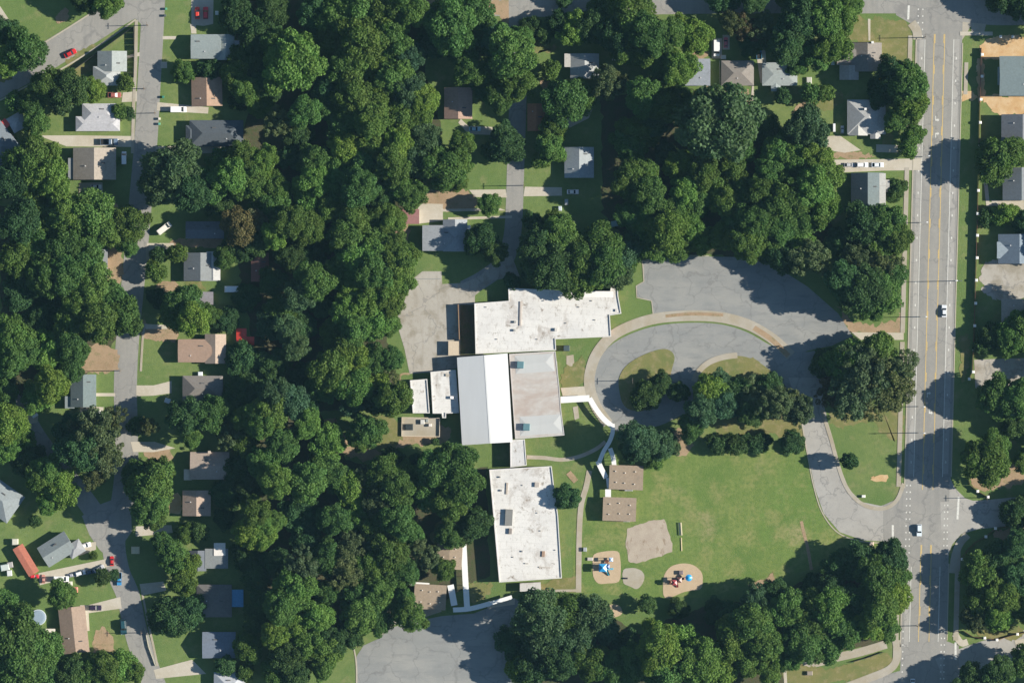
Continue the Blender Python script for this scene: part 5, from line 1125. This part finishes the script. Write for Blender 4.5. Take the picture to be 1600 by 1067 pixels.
TREES = """
38,78,29,m;8,96,22,b;6,48,20,d;132,-4,24,d;168,4,22,m;75,132,24,m;108,140,26,d;146,141,18,b;50,162,20,m;97,166,15,g;56,192,20,m;24,160,15,m;187,174,11,m;201,178,9,d;196,130,12,m
52,226,15,m,5;80,238,14,m,5;42,262,36,m;78,280,30,b;16,284,28,d;287,113,18,m,6;328,110,17,d,6;366,118,20,m;383,140,22,m,10;372,158,15,d,5;270,266,42,g,18;250,292,28,g,15;298,300,26,d;182,252,6,m;345,256,20,m;380,250,24,m
370,22,28,D;402,52,30,D;424,14,28,D;386,88,24,D;458,98,42,b;436,70,22,m;416,132,24,D;490,60,26,D;495,20,26,d;528,26,32,m;566,14,32,m;604,22,32,m;642,14,26,m;522,66,26,m;566,62,34,m;612,60,30,m;640,88,22,g;545,104,30,m;588,98,26,b;618,120,26,m
552,148,30,m;596,146,28,m;638,140,24,g;512,138,26,d;660,152,22,b;656,178,22,b;624,182,28,m;580,188,28,m;538,190,28,m;500,166,22,m;434,192,22,o;410,168,20,b;476,176,24,m;468,208,22,D;540,228,26,b;582,226,26,m;622,222,26,b;664,214,26,g
652,252,28,g;612,258,26,m;570,262,26,m;522,258,22,m;490,252,24,m;452,244,18,D;412,252,22,b;722,226,20,m;692,262,32,m;718,254,20,m;712,284,18,m
706,44,36,m;742,22,30,m;758,54,28,m;722,78,26,m;676,66,26,D;690,26,22,m;798,84,34,m;776,112,28,m;806,132,28,m;780,152,22,m,14;758,132,22,D;734,110,24,m,15;776,62,24,g;814,60,18,m;790,226,26,d;764,238,12,D
896,46,24,b;874,38,20,d;828,44,18,d;850,52,16,d;985,30,36,m;1012,54,30,m;962,52,28,d;1044,56,26,m;1086,58,26,b;1064,44,20,b;1012,84,24,m;978,74,24,m;932,42,26,d;942,16,22,d;1130,-4,22,d;1180,-6,24,d;1232,-2,20,m;1270,2,24,m;880,0,12,d
1062,106,26,b;1036,100,22,m;1046,132,20,m;1032,162,28,m;1062,154,22,m;1004,150,24,m;1022,192,22,g;990,206,24,m;1016,216,16,b;882,160,34,m;904,152,24,m;866,192,20,m;868,208,14,b;860,110,14,m;858,228,20,m;870,240,13,b;950,132,26,o;968,126,16,o;844,252,12,m
1124,192,56,g;1090,176,26,m;1150,226,28,m;984,228,24,m;988,282,28,m;1006,268,22,m;1060,256,22,b;1040,238,18,g;1100,268,24,m;1144,262,24,m;1146,36,22,o;1168,46,22,p;1192,44,22,o;1172,72,16,d;1196,64,14,m
1248,32,34,d;1286,30,30,b;1312,36,24,b;1302,72,26,b;1272,84,24,m;1230,72,24,d;1256,62,20,p;1246,104,16,m;1330,8,18,m;1418,128,32,m;1424,164,26,b;1394,118,26,d;1376,146,22,D;1402,186,18,m;1426,212,18,b;1418,232,14,b
1262,198,30,g;1240,214,20,m;1290,146,13,m;1266,146,15,m;1224,150,12,d;1240,248,28,m;1272,246,26,b;1288,276,28,m;1214,238,24,m;1198,206,20,D;1560,-12,28,d,11;1602,6,28,d,13;1640,30,28,d,15;1630,-20,26,d,14;1558,252,32,m,13.5;1588,236,20,m,11;1540,236,14,d
1560,338,14,b,4.5;1576,334,17,b,6;1604,350,20,d;1540,340,12,d,3.5;1650,200,24,d;1655,380,26,d;1650,480,28,d
60,304,26,m;65,340,28,m;30,346,30,d;102,332,30,m;142,334,34,m;162,360,24,m;56,386,30,m;100,382,30,m;138,388,26,m;24,402,28,m;70,430,28,m;110,424,30,m;34,452,28,D;142,440,28,m;172,466,24,m;128,472,28,m;90,472,24,D;192,494,28,m;152,504,30,m
112,514,28,m;60,502,26,D;20,524,28,b;200,352,28,m;200,382,16,m;76,544,28,b;112,540,24,m;42,548,24,m;330,290,26,m;358,276,28,b;388,284,28,m;345,316,20,D;376,352,26,t;398,344,18,t;248,398,12,d;276,396,14,m;352,402,16,m;244,424,15,m
290,472,26,m;272,492,22,m;302,500,24,b;322,490,18,m;246,466,16,D;372,388,22,D;402,376,22,D;430,292,20,m;490,286,26,b;480,314,24,b;530,284,26,m;562,294,28,m;512,322,22,m;550,342,28,m;592,304,24,d;622,290,28,m;642,306,22,m;602,332,22,m;430,322,24,m;452,348,24,m
430,366,20,b;484,358,22,m;404,330,16,b;540,372,26,m;582,354,24,m;612,344,20,m;590,384,26,m;560,402,28,b;530,424,24,m;614,388,24,m;622,412,26,m;584,424,26,m;640,398,16,m;552,444,26,b;602,444,26,m;628,440,20,m;576,468,26,b;606,474,24,m;542,484,26,b;586,504,26,b
610,508,16,m;556,514,24,m;484,404,24,D;506,380,18,D;452,400,22,D;492,440,28,m;468,460,26,g;436,484,22,m,9;426,504,24,g,8;448,512,22,g,12;504,476,20,D;520,522,22,m;542,548,26,m;472,512,22,D;426,440,22,D;384,464,20,D,5
765,320,17,m;752,374,24,d;772,392,20,d;738,388,12,d;838,386,26,d,18;874,368,28,m,17;860,420,34,d,20;900,430,30,m;932,384,34,m;908,398,28,m;946,412,28,m;970,396,26,g;924,432,24,m;958,430,24,g;984,414,12,m;832,346,14,d;868,346,18,m;836,420,20,D;800,440,12,D
1012,302,26,m;1002,340,26,b;1046,330,24,m;1040,362,28,b;1070,352,26,b;1022,384,22,m;1058,384,22,m;1094,376,20,b;984,334,20,m;988,378,24,d;1090,312,26,m;1116,292,26,m;1070,300,24,b;1138,314,26,m;1164,302,26,m;1150,344,26,m;1182,342,28,m;1130,368,22,m;1166,382,26,m;1202,380,26,m;1192,302,24,m;1202,270,24,m
1226,312,34,m;1270,294,30,b;1286,322,26,b;1250,342,28,m;1216,352,26,m;1246,376,24,b;1266,402,30,o,17;1226,402,26,d;1350,348,32,d;1386,346,28,m;1400,370,24,m;1376,386,26,m;1340,402,24,o;1380,412,26,o;1396,432,20,m;1350,452,32,d,20;1380,460,26,m;1360,480,22,m;1318,440,26,d;1310,382,22,D;1400,296,17,d,4.5
1582,530,25,m,10;1552,524,20,d,7;1604,508,24,m;1536,538,14,d,4.5;20,562,26,m;80,602,26,b;58,622,22,b;108,576,22,m;14,662,26,b;34,684,20,b;10,702,20,b;42,714,24,D;122,550,18,m;6,610,22,m
150,682,42,o;124,704,30,d;166,712,28,o;172,656,24,o;110,674,24,d;232,666,17,o;214,664,14,d;290,648,26,d;326,648,26,m;344,638,22,m;356,682,22,o;300,682,16,m;382,692,20,m;236,762,34,m;214,742,22,m;250,736,22,m;234,792,24,m;62,746,22,m;92,764,26,b;74,788,16,b;76,730,20,m;150,740,22,o
422,642,28,m;452,628,28,g;480,662,20,b;520,582,32,m;552,602,28,b;502,604,22,m;546,562,26,b;586,562,22,m;612,560,18,m;602,582,20,o;584,602,22,b;616,622,26,m;590,624,24,d;552,632,20,g;576,672,24,m;560,686,18,m;512,692,26,b;502,716,20,m;440,692,26,m;410,662,22,b
410,722,24,m;430,752,26,m;480,752,28,m;520,742,24,m;546,762,26,b;570,750,22,o;602,742,28,m;622,764,26,m;592,780,24,o;680,732,30,m;712,724,32,m;722,758,30,m;670,772,24,m;702,784,26,m;650,724,16,D;612,718,18,D;640,740,20,m
382,562,26,D;354,500,18,D;392,602,24,D;430,572,22,D;462,542,22,g;430,612,22,g;372,622,22,D;386,654,22,m;374,732,22,D;390,762,24,D;352,772,20,D;400,800,22,m;470,590,22,D;480,630,20,D;350,810,16,D
20,992,42,m;62,1012,32,m;30,1042,34,m;72,1048,28,m;4,946,24,m;110,1052,24,d;142,1048,24,m;166,1042,22,m;192,1042,24,b;210,1050,16,m;96,928,20,m;55,814,9,d;146,868,6,m;160,902,12,D;178,898,8,D
272,872,26,m;254,850,18,m;290,884,22,b;286,910,20,m;264,964,28,d,8;296,956,24,D;390,832,26,b;412,820,18,b;386,872,22,D;240,812,18,m;290,832,16,m;312,830,14,D
410,836,20,b;432,814,16,m;470,802,28,D;482,842,24,D;522,812,24,m;556,802,22,b;546,852,24,o;540,892,26,o;510,872,24,m;470,882,26,o;590,822,26,m;622,812,26,m;610,862,26,m;580,884,24,m;580,856,18,g;612,902,22,m;460,922,30,b;440,946,26,m;510,926,20,m
456,972,26,b;430,988,22,b;496,962,22,b;482,1002,26,m;512,1012,24,m;450,1022,26,d;560,932,26,m;592,932,24,m;562,962,26,m;592,966,22,m;550,988,22,d;640,962,24,m;630,940,20,m;652,856,18,o;666,870,20,o;702,836,20,m;694,888,18,m;742,818,24,d;640,832,20,m;632,888,22,m
400,902,20,D;416,938,22,D;400,962,22,D;388,1012,22,m;430,880,22,D;352,1040,14,D;384,1050,12,m;430,1048,22,m;462,1052,20,d;504,1040,20,m;520,1000,22,d;680,690,6,D
1012,616,20,d;1032,600,16,d;998,624,14,d;1060,612,16,d;1110,612,26,b;1128,600,20,g;1132,632,24,g;1096,642,24,g;1082,662,20,m;1150,612,24,d;1180,622,28,o;1210,632,28,o;1240,632,26,o;1172,644,20,d;1202,602,20,d;994,682,24,g,16;1006,696,22,g,15;986,704,18,d,12;1032,692,22,g;1022,714,18,m;1046,696,16,g;1076,680,12,D
1112,690,10,D;1124,697,13,D;1140,689,11,D;1152,696,15,D;1168,691,12,D;1183,694,14,D;1198,688,9,D;1236,690,17,d;1246,697,10,D;1350,582,42,o;1392,592,38,o;1322,572,34,m;1372,552,30,m;1410,572,24,o;1330,622,34,o;1372,622,32,o;1300,612,26,p;1402,620,22,o;1246,642,24,o;1290,566,22,D;1327,720,12,c
1562,622,30,m,14;1594,620,26,m;1540,720,34,m,16.5;1552,698,24,m;1524,712,20,d;1590,662,22,d,8;1650,640,28,d,10;1640,700,28,d,12;1650,560,24,d
840,962,38,g;880,956,32,m;920,962,32,g;940,978,24,g;850,1002,32,g;902,1002,30,g;870,1032,30,d;922,1032,28,m;830,1042,28,d;814,1046,22,b;800,1002,24,D;950,1042,24,m;1030,1012,34,b;1062,1002,28,b;1000,1032,28,m;1040,1052,30,m;1090,1032,32,b;1122,1046,28,b;1150,992,32,m;1176,972,32,m
1140,962,22,D;1192,1002,28,m;1164,1030,24,m;1120,956,20,D;1182,940,24,g;980,1010,22,D;970,1060,24,m;1232,952,28,m;1212,930,22,d;1266,962,34,m;1292,952,30,b;1252,1002,30,m;1290,1002,30,m;1322,982,26,m;1340,942,28,d;1370,902,32,m;1400,902,22,m;1390,872,26,d,13;1350,882,30,d,13;1310,884,24,d,9
1398,932,24,b;1374,952,28,m;1356,972,24,b;1386,984,18,m;1300,926,26,d;1270,914,18,D;1212,1012,26,m;1234,1030,18,m;1202,1046,20,m;1012,944,14,D;1060,950,16,D;1560,872,26,d,9.5;1530,892,30,m,11;1566,932,30,m,12.5;1592,902,26,d;1590,850,22,d;1536,942,26,m,9.5;1560,964,22,b
1528,976,16,o;1512,962,12,o;1600,950,22,m;1520,1060,22,d;1562,1052,26,d;1604,1032,24,m;1586,800,22,d,8;1640,820,26,d,12;1650,900,28,d;1640,960,26,d;1645,1050,28,d;1650,780,26,d,12;886,776,20,d,9;1500,1090,24,d;1600,720,18,m
"""
trees = []
for ln in TREES.strip().splitlines():
    for e in ln.strip().split(';'):
        if e:
            a = e.split(','); trees.append((float(a[0]), float(a[1]), float(a[2]), a[3]) + ((float(a[4]),) if len(a) > 4 else ()))
# dedupe
LAND = [('the bright red car on the diagonal street',110,84),('the two red parked cars',315,21),('the square brown roof by the white van',323,143),('the charcoal hipped house',338,208),
 ('the pale hipped house by the driveway',152,184),('the tan house by the long driveway',146,256),('the teal-grey house with brick porch',130,610),('the tan house by the red tarp',318,545),
 ('the red tarp canopy',382,526),('the brown-grey house by the curved driveway',316,607),('the brown east-west ridged house',327,727),('the small square brown house',307,788),('the red-roofed trailer',40,875),
 ('the diagonal grey house',90,858),('the long brown gabled house',115,984),('the blue tarpaulin',366,934),('the white extension in shade',343,858),('the navy shaded roof',342,1007),
 ('the grey L-shaped house',695,368),('the maroon shed',637,338),('the salmon gabled house',716,162),('the pale porched grey house',908,103),('the lone grey house by the lane',905,254),
 ('the blue-grey low house',1088,113),('the brown-grey hipped house',1152,115),('the green-grey hipped house',1220,118),('the house on the dry corner lawn',1345,95),('the white-chimney house',1352,183),('the house with three parked cars',1356,298),
 ('the slate house on orange clay',1575,119),('the blue-grey house above the sandy yard',1585,390),('the driving silver-white car',1475,486),('the pale car at the exit junction',1436,828),
 ('the northern school wing',850,500),('the tall gable hall',758,625),('the walled enclosure',657,667),('the southern school building',820,818),('the upper field portable',978,745),('the mulch pit',1015,845),('the oval sand bed',1068,905),
 ('the western sand bed',948,886),('the grassy leaf-shaped island',1012,590),('the exit drive bend',1300,790),('the east car park',1110,440),('the south car park',690,1010),('the walkway portable',702,869),('the white trailer box in the trees',362,452),
 ('the bright-striped grey roof',322,416),('the sandy yard house in the west',157,412),('the white van at the western edge',49,640),('the junction of the two western streets',170,820),('the eastern concrete forecourt',1565,582),
 ('the black-fenced corner plot',180,80),('the lowest portable classroom',672,931),('the cream van on the lawn',257,357),('the lot of the bottom asphalt path',1300,1030),('the eastern side street mouth',1520,806),('the southeastern street mouth',1500,1030),('the brown roof in the wood',406,417)]
DIRS = ['east','north-east','north','north-west','west','south-west','south','south-east']
ORD = ['nearest','second-nearest','third-nearest','fourth-nearest','fifth-nearest','sixth-nearest','seventh-nearest','eighth-nearest','ninth-nearest']
sect = {}
for li, (nm, lx, ly) in enumerate(LAND):
    for ti, (x, y) in enumerate([q[:2] for q in trees]):
        d = math.hypot(x-lx, y-ly); s = int(round(math.degrees(math.atan2(ly-y, x-lx))/45)) % 8
        sect.setdefault((li, s), []).append((d, ti))
cand = {}
for (li, s), L in sect.items():
    L.sort()
    for k, (d, ti) in enumerate(L[:9]): cand.setdefault(ti, []).append((d + k*25, k, s, li))
TN = {'m':'mid-green','b':'bright yellow-green','d':'dark green','D':'low shaded','g':'grey-green','o':'olive green','p':'reddish brown','t':'tan flowering','c':'narrow dark'}
KN = {'m':'broadleaf_tree','b':'broadleaf_tree','d':'dark_tree','D':'understorey_tree','g':'grey_green_tree','o':'pine_tree','p':'copper_leaved_tree','t':'crepe_tree','c':'cypress_tree'}
KC = {'m': 'tree'}
rt = random.Random(99)
for ti, tr in enumerate(trees):
    px, py, r, t = tr[:4]
    rm = r*MPP
    if t == 'c': h = 10.5
    elif t == 'D': h = rm*1.35
    else: h = rm*1.85 + rt.uniform(-2.0, 3.2)
    if r < 16 and t != 'c': h = rm*1.9
    if r >= 16 and 398 < px < 500 and 330 < py < 1000 and t != 'D': h += 4.5
    if r >= 16 and 398 < px < 460 and 330 < py < 1000 and t == 'D': h += 3
    if r >= 24 and t != 'D' and rt.random() < 0.22: h += 4
    if t == 'o': h += 1.5
    fam = 's' if r < 16 else ('o' if t in 'op' else 'b')
    if t == 'c': fam = 'c'
    me = CR[fam][rt.randrange(len(CR[fam]))]
    zc = h - rm*0.78
    if t == 'c': zc = 5.4
    if len(tr) > 4: h = tr[4]; zc = h - rm*0.78
    p = P(px, py, zc)
    kind = 'shrub' if r < 13 and t != 'c' else KN[t]
    root = empty(kind, (p.x, p.y, 0), rt.uniform(0, 6.28))
    size = 'small' if r < 16 else 'medium-sized' if r < 26 else 'broad' if r < 36 else 'very broad'
    c_ = sorted(cand[ti])[0]
    lab_n = len(('%s tree %s to the %s of %s' % (TN[t], ORD[c_[1]], DIRS[c_[2]], LAND[c_[3]][0])).split()); size = size if lab_n < 16 else ''
    lab = lambda *a: ' '.join(('%s %s %s, %s to the %s of %s' % a).split())
    tag(root, lab(size, TN[t], 'shrub' if kind == 'shrub' else 'tree', ORD[c_[1]], DIRS[c_[2]], LAND[c_[3]][0]), 'shrub' if kind == 'shrub' else 'tree',
        'shrubs around the houses' if kind == 'shrub' else 'trees of the neighbourhood')
    base = TONE['d' if t in 'Dc' else t]; f = 0.93*rt.uniform(0.80, 1.20); w = rt.uniform(0.86, 1.14)
    cr = link('crown', me, None, root, (base[0]*f*w, base[1]*f, base[2]*f/w))
    q_ = 1.02 if r >= 20 else 0.98; sx = q_*rm*rt.uniform(0.98, 1.16); sy = q_*rm*rt.uniform(0.98, 1.16)
    cr.scale = (sx, sy, rm*(0.95 if t != 'D' else 0.75)); cr.location = (0, 0, zc); cr.rotation_euler = (0, 0, rt.uniform(0, 6.28))
    if t == 'c': cr.scale = (rm*1.15, rm*1.1, 5.2)
    tk = link('trunk', TR[rt.randrange(4)], None, root); tk.scale = (h*0.9, h*0.9, zc*1.15)
print('trees', len(trees), 'objects', len(bpy.data.objects))
